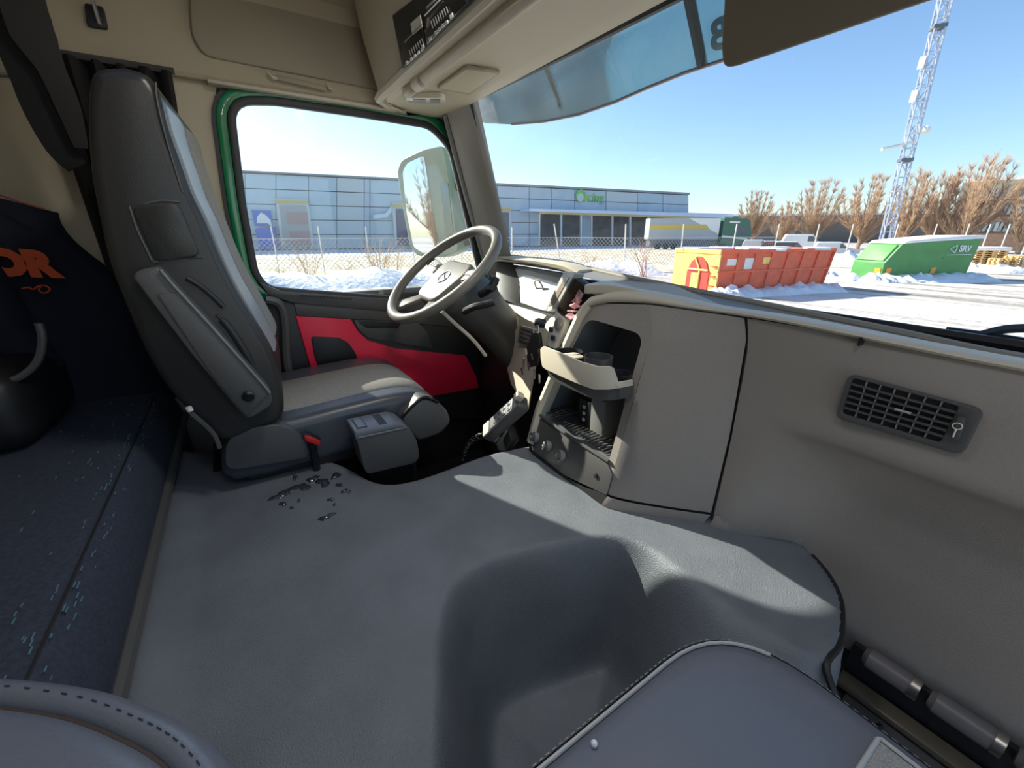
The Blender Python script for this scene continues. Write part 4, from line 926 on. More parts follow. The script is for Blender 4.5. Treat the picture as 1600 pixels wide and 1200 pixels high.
ob('cloth_piping', tube([V((0.600, y, dome_z(0.600, y)+0.005)) for y in gy]+[V((x, 0.445, dome_z(x, 0.445)+0.005)) for x in gx], 0.0022, 6), PALEPIPE, ps)
ob('seam_tag', lathe(onz(928, 1165, 0.578), (0, 0, 1), [(0.003, 0), (0.0035, 0.004), (0.002, 0.006)], 8), WHITE, ps)
ob('seat_base', bb(0.50, 0.92, -0.05, 0.36, 0.02, 0.50, 0.03), BLACK, ps)
# reclined backrest corner at lower left
ring_ = [onz(x, y, 0.70) for x, y in ((-160, 1050), (0, 1046), (150, 1063), (250, 1096), (320, 1134), (378, 1200), (400, 1260))]
ring_ = spline(ring_, 5)
pl = ring_+[V((0.62, -0.10, 0.70)), V((0.80, -0.12, 0.70)), V((0.80, -0.45, 0.70)), V((0.15, -0.55, 0.70))]
c = V((0.50, -0.32, 0.70)); rows = [[c+(p-c)*f+V((0, 0, dz)) for p in pl] for f, dz in ((0.93, -0.16), (0.985, -0.12), (1.0, -0.06), (0.998, -0.02), (0.985, -0.004), (0.96, 0.006), (0.93, 0.009), (0.912, 0.004), (0.905, -0.001), (0.898, 0.005), (0.85, 0.014), (0.7, 0.02), (0.4, 0.024))]
ob('backrest', loft(rows, True, True), LEATH2, ps, smooth=70)
ob('backrest_piping', tube([c+(p-c)*0.905+V((0, 0, 0.001)) for p in pl], 0.0022, 6, True), PIPING, ps)
b = None
for i in range(0, len(ring_)-1):
    p, q = ring_[i], ring_[i+1]; n_ = max(1, int((q-p).length/0.010))
    for k in range(n_):
        s_ = c+(p.lerp(q, (k+.5)/n_)-c)*0.945; d = (q-p).normalized()
        b = box((s_.x, s_.y, 0.7085), (0.005, 0.0007, 0.0006), 0, Matrix.Rotation(math.atan2(d.y, d.x), 3, 'Z'), bm=b)
ob('backrest_stitching', b, DASH2, ps)['kind'] = 'stuff'

# ================================================================== PASSENGER FOOTWELL
fwm = tag(ob('footwell_board', prism([V((0.50, 0.62, 0.14)), V((1.03, 0.62, 0.14)), V((1.03, 0.90, 0.215)), V((0.50, 0.90, 0.215))], (0, 0, -0.03), 0.003), DASH2), 'dark toe board of the passenger footwell under the dash', 'floor panel')
mt = thing('footwell_mat', 'dark rubber footwell mat with raised rectangular pads and a rail', 'mat')
ob('mat_sheet', prism([V((0.52, 0.64, 0.150)), V((1.02, 0.64, 0.150)), V((1.02, 0.855, 0.2075)), V((0.52, 0.855, 0.2075))], (0, 0, 0.006), 0.002), CHAR, mt)
for j in range(3):
    for i in range(6):
        y = 0.67+0.060*j; z = 0.150+(y-0.64)*0.267+0.010; x = 0.555+0.083*i
        ob('pad', box((x, y, z), (0.068, 0.044, 0.008), 0.003, Matrix.Rotation(math.atan(0.267), 3, 'X')), mat('brown black rubber', (0.05, 0.045, 0.04), 0.4), mt)
ob('rail', prism([V((0.50, 0.835, 0.215)), V((0.50, 0.865, 0.222)), V((1.03, 0.865, 0.222)), V((1.03, 0.835, 0.215))], (0, 0, 0.014), 0.004), mat('olive clear plastic', (0.11, 0.095, 0.065), 0.25), mt)
pb = thing('foot_rail', 'grey plastic tube rail with bright metal clips along the footwell edge', 'rail')
for x0, x1 in ((0.520, 0.600), (0.612, 0.70), (0.712, 0.80), (0.812, 0.90)):
    ob('tube', lathe((x0, 0.866, 0.296), (1, 0, 0), [(0.013, 0), (0.019, 0.008), (0.019, x1-x0-0.008), (0.013, x1-x0)], 14), mat('mauve grey plastic', (0.16, 0.145, 0.14), 0.4), pb)
    ob('clip', lathe((x1-0.012, 0.866, 0.296), (1, 0, 0), [(0.0205, 0), (0.0205, 0.012)], 14), STEEL, pb)
ob('support', bb(0.50, 0.90, 0.872, 0.884, 0.215, 0.300, 0.003), DASH2, pb)
cpth = [V((p.x-0.006, p.y-0.004, 0.442)) for p in TQ if p.y > 0.60 and p.x > 0.40][::3]
tag(ob('black_cable', tube(spline(cpth+[V((0.545, 0.62, 0.40)), V((0.55, 0.66, 0.33)), V((0.56, 0.72, 0.26)), V((0.58, 0.80, 0.235))], 5), 0.0055, 6), BLACK), 'thin black cable running down the edge of the tunnel cover', 'cable')

# ================================================================== OUTSIDE THE CAB
# wiper and door mirror
wp_ = thing('wiper', 'black windscreen wiper lying at the lower right of the windscreen', 'wiper')
ob('blade', tube([ony(x, y, 1.06) for x, y in ((1478, 516), (1540, 524), (1640, 540))], 0.007, 6), BLACK, wp_)
ob('wiper_arm', tube(spline([ony(x, y, 1.06) for x, y in ((1500, 532), (1530, 524), (1562, 516), (1590, 513), (1640, 512))], 4), 0.008, 6), BLACK, wp_)
mr = thing('door_mirror', 'large grey door mirror outside the driver window', 'mirror')
mn = V((0.50, -0.866, 0.0)).normalized(); mc = onx(665, 315, -1.28)
def mf(px, py, d=0.0): return onp(px, py, mc+mn*d, mn)
hs = rpoly([mf(x, y) for x, y in ((620, 268), (626, 250), (662, 233), (692, 227), (704, 300), (716, 392), (694, 402), (652, 400), (640, 385), (628, 320))], 0.02, 3)
ob('housing', prism(hs, -mn*0.09, 0.015, 3), mat('sage grey plastic', (0.25, 0.27, 0.23), 0.5), mr)
ob('mirror_glass', prism(rpoly([mf(x, y, 0.004) for x, y in ((629, 268), (636, 255), (662, 243), (674, 320), (686, 384), (663, 397), (646, 386), (635, 330))], 0.015, 3), -mn*0.006), MIRR, mr)
ob('wide_glass', prism(rpoly([mf(x, y, 0.004) for x, y in ((688, 286), (700, 286), (708, 365), (696, 370))], 0.01, 3), -mn*0.006), mat('dull mirror', (0.25, 0.28, 0.27), 0.15, metal=1.0), mr)
ob('mirror_arm', tube([mf(700, 300, -0.05), V((-1.10, 0.98, 1.30))], 0.02, 8), BLACK, mr)
ob('mirror_arm', tube([mf(706, 380, -0.05), V((-1.10, 1.0, 1.02))], 0.02, 8), BLACK, mr)
# cab outer skin below the side window keeps the cab closed
struct(ob('wall_outer', bb(-1.10, -1.07, -1.1, 1.05, -0.6, 0.80), GREEN))
# ground
GZ = -1.45
def snow_mat(name, c1, c2, sx, sy, lo=0.45, hi=0.6, bump=0.4, bsc=3.0):
    m = bpy.data.materials.new(name); m.use_nodes = True; nt = m.node_tree; b_ = nt.nodes['Principled BSDF']; b_.inputs['Roughness'].default_value = 0.8
    b_.inputs['Specular IOR Level'].default_value = 0.2
    tc = nt.nodes.new('ShaderNodeTexCoord'); mp_ = nt.nodes.new('ShaderNodeMapping'); mp_.inputs['Scale'].default_value = (sx, sy, 1); mp_.inputs['Rotation'].default_value = (0, 0, 0.5)
    n_ = nt.nodes.new('ShaderNodeTexNoise'); n_.inputs['Scale'].default_value = 1.0; n_.inputs['Detail'].default_value = 7
    r_ = nt.nodes.new('ShaderNodeValToRGB'); r_.color_ramp.elements[0].position = lo; r_.color_ramp.elements[1].position = hi
    r_.color_ramp.elements[0].color = (*c1, 1); r_.color_ramp.elements[1].color = (*c2, 1)
    L_ = nt.links.new; L_(tc.outputs['Object'], mp_.inputs[0]); L_(mp_.outputs[0], n_.inputs['Vector']); L_(n_.outputs['Fac'], r_.inputs[0]); L_(r_.outputs[0], b_.inputs['Base Color'])
    bp = nt.nodes.new('ShaderNodeBump'); bp.inputs['Strength'].default_value = bump; bp.inputs['Distance'].default_value = 0.2
    n2 = nt.nodes.new('ShaderNodeTexNoise'); n2.inputs['Scale'].default_value = bsc; n2.inputs['Detail'].default_value = 4
    L_(tc.outputs['Object'], n2.inputs['Vector']); L_(n2.outputs['Fac'], bp.inputs['Height']); L_(bp.outputs[0], b_.inputs['Normal'])
    MATS[name] = m; return m
SNOW = snow_mat('snow', (0.80, 0.81, 0.82), (0.88, 0.89, 0.90), 0.3, 0.3)
YARD = snow_mat('trodden yard snow', (0.22, 0.185, 0.145), (0.72, 0.68, 0.63), 0.07, 0.8, 0.36, 0.58)
STRAW = snow_mat('snow with dry grass', (0.46, 0.36, 0.20), (0.86, 0.80, 0.68), 1.2, 2.2, 0.40, 0.60)
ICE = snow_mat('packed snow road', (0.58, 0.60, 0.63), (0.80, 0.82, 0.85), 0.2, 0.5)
struct(ob('floor_yard', bb(-260, 260, -260, 260, GZ-0.5, GZ), YARD, smooth=0))
def strip_poly(name, pts, z, m, label, cat, kind='stuff'):
    b_ = bmesh.new(); b_.faces.new([b_.verts.new((x, y, z)) for x, y in pts]); return tag(ob(name, solid(b_, 0.02), m, smooth=0), label, cat, kind=kind)
strip_poly('grass_strip', ((-52, -60), (-25, -60), (-21, 10), (-18, 24), (-12, 42), (-38, 95), (-50, 60)), GZ+0.03, STRAW, 'sunlit strip of dry grass and snow beyond the fence', 'grass')
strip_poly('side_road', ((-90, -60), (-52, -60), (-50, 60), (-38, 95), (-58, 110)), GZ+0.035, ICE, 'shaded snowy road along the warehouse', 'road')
def mound(name, pts, width, h, m, label, seed, z0=GZ, group=None):
    rnd = random.Random(seed); P_ = spline([V((x, y, 0)) for x, y in pts], 14); rows = []
    for i, p in enumerate(P_):
        d = (P_[min(i+1, len(P_)-1)]-P_[max(i-1, 0)]).normalized(); s_ = V((d.y, -d.x, 0)); e = min(1, min(i, len(P_)-1-i)/3)
        hh = h*(0.55+0.6*rnd.random())*e
        rows.append([p+s_*(width*(u-0.5)*(0.8+0.3*rnd.random()))+V((0, 0, z0-0.05+hh*max(0, math.sin(math.pi*u))**0.8*(0.7+0.5*rnd.random()))) for u in (0, .12, .25, .38, .5, .62, .75, .88, 1)])
    return tag(ob(name, loft(rows), m, smooth=60), label, 'snow bank', group)
mound('snow_bank', [(-24, -24), (-23.6, -6), (-22.5, 4), (-21.0, 14), (-18, 24)], 4.5, 0.75, SNOW, 'long low snow bank below the driver window outside', 1)
mound('snow_bank', [(-10.0, 15.8), (-9.2, 17), (-8.6, 19.2), (-8.1, 21.5), (-7.4, 23.4)], 1.5, 0.42, SNOW, 'lumpy snow bank against the orange container', 2)
mound('snow_bank', [(-10.5, 29), (-8.4, 29.6), (-7.2, 31), (-6.0, 33), (-4.8, 35.6)], 2.2, 0.42, SNOW, 'snow bank along the foot of the green container', 3)
mound('snow_bank', [(-20, 42), (-14, 44), (-9, 47), (-4, 50), (4, 56), (14, 62)], 4, 1.0, SNOW, 'snow ridge behind the green container below the trees', 4)
mound('snow_bank', [(-14, 27.5), (-12.6, 29), (-10.6, 30.5)], 3, 0.9, SNOW, 'snow heap between the orange and green containers', 5)

# ---- helper: a point at horizontal distance D in the direction of photo column px, and the height that a photo row has there
def azp(px, D, py=364.5):
    d = ray(px, py); h = V((d.x, d.y, 0)); return CAM + d*(D/h.length)
def at(px, D): p = azp(px, D); return V((p.x, p.y, GZ))

# ---- orange container
oc = thing('orange_container', 'orange steel skip container with a yellow end standing in the snow', 'container')
ORC = mat('orange container paint', (0.72, 0.10, 0.025), 0.5, var=0.12, vscale=3); YEL = mat('yellow container paint', (0.85, 0.62, 0.14), 0.5, var=0.15, vscale=4)
P1 = V((-9.55, 16.9, GZ)); P2 = V((-8.0, 23.2, GZ)); ld = (P2-P1).normalized(); wd = V((-ld.y, ld.x, 0)); LN = (P2-P1).length; WD = 2.75; HT = 1.84
def oq(l, w_, z): return P1+ld*l+wd*w_+V((0, 0, z))
def panel(name, par, m, pts, vec, bev=0): return ob(name, prism(pts, vec, bev), m, par, smooth=20)
panel('long_side', oc, ORC, [oq(0.05, 0.06, 0.1), oq(LN-0.1, 0.06, 0.1), oq(LN+0.25, 0.06, HT), oq(0.05, 0.06, HT)], wd*0.06)
panel('far_side', oc, ORC, [oq(0.05, WD, 0.1), oq(LN-0.1, WD, 0.1), oq(LN+0.25, WD, HT), oq(0.05, WD, HT)], wd*0.06)
panel('front_end', oc, YEL, [oq(0, 0, 0.1), oq(0, WD, 0.1), oq(0, WD, HT), oq(0, 0, HT)], ld*0.06)
panel('rear_end', oc, ORC, [oq(LN-0.1, 0, 0.1), oq(LN-0.1, WD, 0.1), oq(LN+0.25, WD, HT), oq(LN+0.25, 0, HT)], ld*0.06)
panel('bottom', oc, ORC, [oq(0, 0, 0.05), oq(LN-0.1, 0, 0.05), oq(LN-0.1, WD, 0.05), oq(0, WD, 0.05)], V((0, 0, 0.1)))
for i in range(8):
    t = i/7; a = oq(t*(LN-0.16)+0.02, 0, 0.1); c = oq(t*(LN+0.19)+0.02, 0, HT); ob('rib', prism([a, a+ld*0.11, c+ld*0.11, c], wd*0.07, 0.01), ORC, oc, smooth=20)
for z, h_ in ((HT-0.12, 0.14), (HT*0.5, 0.09), (0.08, 0.12)): ob('rail', prism([oq(0, -0.01, z), oq(LN-0.1+0.35*z/HT, -0.01, z), oq(LN-0.1+0.35*(z+h_)/HT, -0.01, z+h_), oq(0, -0.01, z+h_)], wd*0.07, 0.01), ORC, oc, smooth=20)
ob('end_rail', prism([oq(-0.05, -0.02, HT-0.16), oq(-0.05, WD, HT-0.16), oq(-0.05, WD, HT+0.02), oq(-0.05, -0.02, HT+0.02)], ld*0.06, 0.01), YEL, oc, smooth=20)
arc = [(0.45, 0.1), (0.45, 0.9), (0.7, 1.35), (1.0, 1.55), (1.25, 1.55), (1.55, 1.3), (1.75, 0.9), (1.75, 0.1)]
ob('lifting_arch', prism([oq(-0.06, u, z) for u, z in arc], ld*0.05), mat('red arch paint', (0.60, 0.05, 0.03), 0.5), oc, smooth=20)
for a, c in (((0.95, 0.1), (0.95, 1.0)), ((0.95, 1.0), (1.3, 1.5)), ((0.5, 1.0), (1.7, 1.0))): ob('arch_bar', tube([oq(-0.10, a[0], a[1]), oq(-0.10, c[0], c[1])], 0.04, 6), YEL, oc)
ob('arch_inset', prism([oq(-0.075, 1.0, 0.1), oq(-0.075, 1.45, 0.1), oq(-0.075, 1.45, 0.85), oq(-0.075, 1.0, 0.85)], ld*0.02), YEL, oc, smooth=20)
for z in (0.35, 0.75, 1.15): ob('step', prism([oq(-0.10, 0.08, z), oq(-0.10, 0.32, z), oq(-0.10, 0.32, z+0.05), oq(-0.10, 0.08, z+0.05)], ld*0.1), ORC, oc, smooth=20)
for l0, l1, z0, z1, m_ in ((0.45, 0.95, 1.22, 1.48, WHITE), (1.42, 1.95, 1.05, 1.50, WHITE), (2.45, 2.95, 1.25, 1.52, YEL)):
    ob('sticker', prism([oq(l0, 0.045, z0), oq(l1, 0.045, z0), oq(l1, 0.045, z1), oq(l0, 0.045, z1)], wd*0.012), m_, oc, smooth=20)
b = None
for i in range(14):
    b = box(oq(0.4+random.random()*(LN-0.6), 0.15+random.random()*(WD-0.3), HT-0.03+0.05*random.random()), (0.8, 0.8, 0.12), 0.04, Matrix.Rotation(random.random(), 3, 'Z'), bm=b)
ob('snow_load', b, SNOW, oc)

# ---- green container
gc = thing('green_container', 'green waste container with white lettering and snow on its lid', 'container')
GRN = mat('container green', (0.06, 0.26, 0.05), 0.5, var=0.08, vscale=2)
G1 = V((-8.0, 30.4, GZ)); G2 = V((-5.5, 35.7, GZ)); gd = (G2-G1).normalized(); gw = V((-gd.y, gd.x, 0)); GL = (G2-G1).length; GH = 1.95; GW = 1.9
def gq(l, w_, z): return G1+gd*l+gw*w_+V((0, 0, z))
sd_ = [(0.0, 0.1), (GL-0.25, 0.1), (GL, GH+0.25), (2.6, GH+0.1), (1.0, GH), (0.75, GH-0.02), (0.0, 0.95)]
ob('shell', prism([gq(l, 0, z) for l, z in sd_], gw*GW, 0.02), GRN, gc, smooth=20)
ob('edge_rail', tube([gq(0.0, -0.01, 0.95), gq(0.75, -0.01, GH-0.02)], 0.03, 6), mat('pale green', (0.35, 0.55, 0.30), 0.5), gc)
ob('end_flap', prism([gq(0.06, 0.12, 1.03), gq(0.06, GW-0.12, 1.03), gq(0.70, GW-0.12, GH-0.08), gq(0.70, 0.12, GH-0.08)], V((-0.05, -0.05, 0.04)), 0.01), mat('container light green', (0.12, 0.36, 0.09), 0.5), gc, smooth=20)
ob('seam_rail', prism([gq(GL-2.2, -0.02, 1.18), gq(GL-0.15, -0.02, 1.20), gq(GL-0.15, -0.02, 1.24), gq(GL-2.2, -0.02, 1.22)], gw*0.03), GRN, gc, smooth=20)
gsn = [(0.72, GH), (1.0, GH+0.02), (2.6, GH+0.12), (GL+0.05, GH+0.27), (GL+0.05, GH+0.45), (4.6, GH+0.44), (2.6, GH+0.30), (0.9, GH+0.16)]
ob('snow_lid', prism([gq(l, -0.12, z) for l, z in gsn], gw*(GW+0.2), 0.05), SNOW, gc)
for l in (0.18, 3.1): ob('reflector', prism([gq(l, -0.03, 0.30), gq(l+0.32, -0.03, 0.32), gq(l+0.36, -0.03, 0.68), gq(l+0.04, -0.03, 0.66)], gw*0.02), mat('orange reflector', (0.9, 0.32, 0.02), 0.4), gc, smooth=20)
ob('reflector', prism([gq(-0.03, 0.1, 0.35), gq(-0.03, 0.45, 0.35), gq(-0.03, 0.45, 0.65), gq(-0.03, 0.1, 0.65)], gd*0.02), MATS['orange reflector'], gc, smooth=20)
textmesh('lettering', 'SRV', 0.46, gq(GL-0.95, -0.03, GH-0.28), gd, (0, 0, 1), WHITE, gc, 0.01, bold=0.018)
aa = gq(GL-1.75, -0.03, GH-0.28)
ob('logo_arrow', tube([aa+gd*0.18+V((0, 0, 0.2)), aa-gd*0.22, aa+gd*0.18-V((0, 0, 0.2))], 0.035, 6), WHITE, gc)
ob('logo_arrow', tube([aa+gd*0.18+V((0, 0, 0.2)), aa+gd*0.24, aa+gd*0.18-V((0, 0, 0.2))], 0.03, 6), WHITE, gc)
ob('lettering_rule', prism([gq(GL-2.0, -0.03, GH-0.62), gq(GL-0.4, -0.03, GH-0.60), gq(GL-0.4, -0.03, GH-0.57), gq(GL-2.0, -0.03, GH-0.59)], gw*0.01), WHITE, gc, smooth=0)

# ---- pallets
WOOD = mat('pale pallet wood', (0.72, 0.46, 0.18), 0.8, var=0.2, vscale=8)
def pallet_mesh():
    b_ = None
    for i in range(5): b_ = bb(-0.6, 0.6, -0.4+0.16*i, -0.4+0.16*i+0.10, 0.122, 0.144, bm=b_)
    for j in range(3):
        for i in range(3): b_ = bb((-0.6, -0.07, 0.46)[i], (-0.46, 0.07, 0.6)[i], (-0.4, -0.07, 0.26)[j], (-0.26, 0.07, 0.4)[j], 0.022, 0.122, bm=b_)
        b_ = bb(-0.6, 0.6, (-0.4, -0.07, 0.26)[j], (-0.26, 0.07, 0.4)[j], 0.0, 0.022, bm=b_)
    return b_
pm = ob('pallet', pallet_mesh(), WOOD, smooth=0); base_mesh = pm.data; first = True
stacks = ((1545, 47.5, 7, 0.5, 'tall stack touching the green container', 1.0), (1565, 47.9, 7, 0.5, 'tall stack second from the green container', 1.0), (1584, 45, 4, 0.9, 'low stack next to the tall ones', 1.0), (1606, 46, 5, 1.1, 'low stack farthest right', 1.0))
for px, D, n_, rot, where, sc_ in stacks:
    g0 = at(px, D)
    for k in range(n_):
        o = pm if first else bpy.data.objects.new('pallet', base_mesh)
        if not first: COL.objects.link(o)
        first = False
        o.location = g0+V((0, 0, 0.3+0.146*k)); o.rotation_euler = (0, 0, rot+0.05*math.sin(k*2.1))
        tag(o, 'wooden pallet, %s from the ground in the %s' % (('first', 'second', 'third', 'fourth', 'fifth', 'sixth', 'seventh')[k], where), 'pallet', 'pallets behind the green container')
g0 = at(1555, 47.7); tag(ob('pallet_snow', box(g0+V((0, 0, 0.3+0.146*7+0.12)), (2.0, 1.2, 0.24), 0.08, Matrix.Rotation(0.5, 3, 'Z')), SNOW), 'cap of snow on the tall pallet stack', 'snow')
mound('snow_bank', [tuple(at(1500, 44).xy), tuple(at(1545, 45).xy), tuple(at(1620, 43).xy)], 3.5, 0.5, SNOW, 'snow bank in front of the pallet stacks', 8)

# ---- warehouse
W0 = V((-76.1, 1.6, GZ)); W1 = V((-61.0, 89.0, GZ)); fd_ = (W1-W0).normalized(); fn = V((fd_.y, -fd_.x, 0))
if fn.x < 0: fn = -fn
def fac(px, py, d=0.0): return onp(px, py, W0+fn*d, fn)
wh = thing('warehouse', 'long blue-grey panelled warehouse with loading docks behind the fence', 'warehouse')
PANEL = mat('blue grey cladding', (0.42, 0.52, 0.58), 0.5, var=0.04, vscale=0.4); PANEL2 = mat('pale grey cladding', (0.50, 0.56, 0.58), 0.5); DARKC = mat('dark cladding joint', (0.10, 0.12, 0.14), 0.6)
def fq_(pts, d, t, m, nm, par=wh, bev=0): return ob(nm, prism([fac(x, y, d) for x, y in pts], -fn*t, bev), m, par, smooth=20)
def roof(px): return 268+(px-383)*(303-268)/(1077-383) - 0.0000*(px-383)
def basey(px): return 364.5+27.5+(px-383)*(17.5-27.5)/(1077-383)
body = [fac(120, roof(120)), fac(1077, roof(1077)), fac(1077, basey(1077)), fac(120, basey(120))]
ob('building_body', prism([p-fn*0.3 for p in body], -fn*40), DARKC, wh, smooth=20)
edges_ = [120, 250, 383, 431, 482, 526, 569, 578, 628, 680, 726, 777, 827, 862, 898, 947, 996, 1036, 1076]
for i in range(len(edges_)-1):
    a, c = edges_[i]+0.5, edges_[i+1]-0.5; n_ = 5
    for k in range(n_):
        f0, f1 = k/n_, (k+1)/n_
        q = []
        for (x, f) in ((a, f0+0.006), (c, f0+0.006), (c, f1-0.006), (a, f1-0.006)): q.append((x, roof(x)+2+(basey(x)-roof(x)-3)*f))
        fq_(q, 0.0, 0.25, PANEL if (i % 5) else PANEL2, 'wall_panel')
fq_(((120, roof(120)-2), (1078, roof(1078)-2), (1078, roof(1078)+1), (120, roof(120)+1)), 0.25, 0.8, mat('roof flashing', (0.25, 0.27, 0.29), 0.5), 'roof_edge')
# docks seen through the side window
DOCKY = mat('ochre dock header', (0.55, 0.42, 0.16), 0.6); DOCKR = mat('faded red door', (0.40, 0.26, 0.25), 0.6); DOCKN = mat('dark blue door', (0.05, 0.06, 0.14), 0.5)
def dock(x0, x1, y0, y1, m_, lean=10):
    fr_ = fq_(((x0, y0), (x1, y0+2), (x1+lean, y1), (x0+lean, y1)), 0.6, 0.7, PANEL2, 'dock_frame')
    fq_(((x0+1, y0+2), (x1-1, y0+4), (x1, y0+9), (x0+2, y0+8)), 0.7, 0.2, DOCKY, 'dock_header', fr_)
    fq_(((x0+6, y0+10), (x1-3, y0+11), (x1+lean-4, y1), (x0+lean+4, y1)), 0.66, 0.1, m_, 'dock_door', fr_)
dock(430, 481, 310, 386, mat('grey dock door', (0.36, 0.36, 0.36), 0.6)); fq_(((447, 331), (480, 331), (482, 350), (450, 350)), 0.75, 0.1, DOCKR, 'door_banner'); fq_(((452, 362), (484, 361), (486, 384), (456, 384)), 0.75, 0.1, DOCKR, 'door_banner')
dock(612, 640, 316, 384, DOCKN, 5); dock(762, 798, 321, 385, mat('dark dock door', (0.12, 0.12, 0.13), 0.6), 3)
BLUE = mat('blue sign', (0.02, 0.13, 0.50), 0.5)
sg_ = fq_(((393, 328), (423, 329), (426, 353), (398, 353)), 0.5, 0.1, BLUE, 'blue_sign'); fq_(((401, 346), (402, 338), (408, 332), (415, 336), (423, 344), (425, 354), (418, 349), (401, 349)), 0.56, 0.05, WHITE, 'sign_picture', sg_)
fq_(((398, 357), (428, 354), (434, 388), (406, 389)), 1.5, 1.2, BLUE, 'blue_bin')
fq_(((583, 336), (603, 333), (612, 322), (612, 331), (604, 340), (583, 342)), 1.6, 1.5, mat('light canopy', (0.55, 0.65, 0.72), 0.5), 'porch_roof')
# canopy with posts and dark bays
fq_(((827, 326), (1140, 334), (1128, 340), (827, 330)), 4.0, 4.0, mat('snowy canopy roof', (0.62, 0.72, 0.85), 0.6), 'canopy')
fq_(((843, 329), (1125, 338), (1118, 343), (843, 334)), 3.9, 0.4, DOCKY, 'canopy_beam')
BAY = mat('brown bay wall', (0.13, 0.115, 0.10), 0.8, var=0.2, vscale=0.6)
for i, (a, c) in enumerate(((844, 876), (879, 907), (911, 923), (926, 956), (959, 984), (987, 1012), (1015, 1040), (1043, 1066))):
    fq_(((a, 331), (c, 332), (c, basey(c)-1), (a, basey(a)-1)), 0.12, 0.1, BAY if i != 2 else PANEL, 'dock_bay')
for px in (843.5, 877.5, 908.5, 925, 957.5, 985.5, 1013.5): fq_(((px-0.9, 330), (px+0.9, 330), (px+0.6, 383), (px-1.0, 383)), 3.7, 0.4, mat('white post', (0.68, 0.68, 0.64), 0.5), 'canopy_post')
# green and white company sign
lg = fac(928, 309, 0.15); textmesh('sign_lettering', 'bring', 2.35, lg, fd_, (0, 0, 1), mat('sign green', (0.16, 0.48, 0.10), 0.5), wh, 0.05, bold=0.05)
lc = fac(907, 306, 0.15); b = lathe(lc, fn, [(1.15, 0), (1.15, 0.1)], 20); o = ob('sign_disc', b, MATS['sign green'], wh)
ob('sign_disc_inner', lathe(lc+fn*0.05-fd_*0.1-V((0, 0, 0.30)), fn, [(0.78, 0), (0.78, 0.1)], 20), PANEL2, o)
# far low roofs right of the warehouse
fb_ = at(1085, 120); q = at(1142, 135)
def block(name, label, px0, px1, D0, D1, ytop, m, cat='building', depth=12, kind=None):
    a, c = at(px0, D0), at(px1, D1); za = azp(px0, D0, ytop).z; d = (c-a).normalized(); nn = V((-d.y, d.x, 0))
    if nn.dot(a-CAM) < 0: nn = -nn
    o_ = thing(name, label, cat); ob('walls', prism([a, c, V((c.x, c.y, za)), V((a.x, a.y, za))], nn*depth), m, o_, smooth=20)
    ob('roof_slab', prism([V((a.x, a.y, za)), V((c.x, c.y, za)), V((c.x, c.y, za+0.5)), V((a.x, a.y, za+0.5))], nn*depth), SNOW, o_, smooth=20)
    return o_, a, c, za, d, nn
block('low_shed', 'low grey shed just right of the warehouse roof', 1078, 1141, 118, 130, 336, PANEL2)
block('far_hall', 'long dark low hall in the distance behind the trees', 1138, 1480, 150, 165, 338, mat('distant brown wall', (0.16, 0.13, 0.11), 0.9))
# brick block at the right with window bands
BRICK = mat('brown brick wall', (0.20, 0.125, 0.085), 0.85, var=0.2, vscale=2)
o_, a, c, za, d, nn = block('brick_building', 'brown brick building with window bands behind the trees at right', 1478, 1690, 100, 100, 287, BRICK, depth=8)
Lb = (c-a).length
for r_ in range(3):
    for i in range(11):
        l = 2+i*(Lb-4)/11; z = GZ+(za-GZ)*(0.28+0.24*r_); p = a+d*l-nn*0.12
        wdw = ob('window', prism([V((p.x, p.y, z)), V((p.x, p.y, z))+d*2.2, V((p.x, p.y, z+1.3))+d*2.2, V((p.x, p.y, z+1.3))], nn*0.1), mat('pale window', (0.35, 0.40, 0.42), 0.3), o_, smooth=0)
ob('gable_panel', prism([V((a.x, a.y, za-2.6))-nn*0.1, V((c.x, c.y, za-2.6))-nn*0.1, V((c.x, c.y, za))-nn*0.1, V((a.x, a.y, za))-nn*0.1], nn*0.08), mat('sage wall', (0.30, 0.29, 0.22), 0.8), o_, smooth=0)

# ---- truck with trailer at the dock
tr = thing('trailer', 'white semi-trailer with yellow stripe parked at the loading dock', 'trailer')
TW = mat('trailer white', (0.72, 0.74, 0.76), 0.5); TG = mat('trailer grey', (0.36, 0.40, 0.43), 0.5)
T0, T1 = at(1014, 74), at(1123, 78); td = (T1-T0).normalized(); tnn = V((-td.y, td.x, 0))
if tnn.dot(T0-CAM) < 0: tnn = -tnn
zt0, zb0 = azp(1014, 74, 341).z, azp(1014, 74, 374).z; TL = (T1-T0).length
def tq(l, z, d_=0.0): return V((T0.x, T0.y, z))+td*l-tnn*d_
ob('trailer_box', prism([tq(0, zb0), tq(TL, zb0), tq(TL, zt0), tq(0, zt0)], tnn*2.5, 0.03), TG, tr, smooth=20)
ob('white_corner', prism([tq(TL*0.55, zt0-0.02, 0.02), tq(TL-0.02, zt0-0.02, 0.02), tq(TL-0.02, zb0+0.8, 0.02)], tnn*0.03), TW, tr, smooth=0)
ob('yellow_stripe', prism([tq(0.1, zb0+1.6, 0.04), tq(TL*0.86, zb0+1.6, 0.04), tq(TL*0.80, zb0+2.25, 0.04), tq(0.1, zb0+2.25, 0.04)], tnn*0.03), mat('stripe yellow', (0.55, 0.42, 0.08), 0.5), tr, smooth=0)
for l in (1.6, 2.9, 4.2): ob('wheel', lathe(tq(l, GZ+0.5, -0.1), -tnn, [(0.5, 0), (0.5, 0.3), (0.25, 0.32)], 16), BLACK, tr)
ob('underframe', prism([tq(0.3, GZ+0.5), tq(TL-0.2, GZ+0.5), tq(TL-0.2, zb0), tq(0.3, zb0)], tnn*2.2), DARKC, tr, smooth=0)
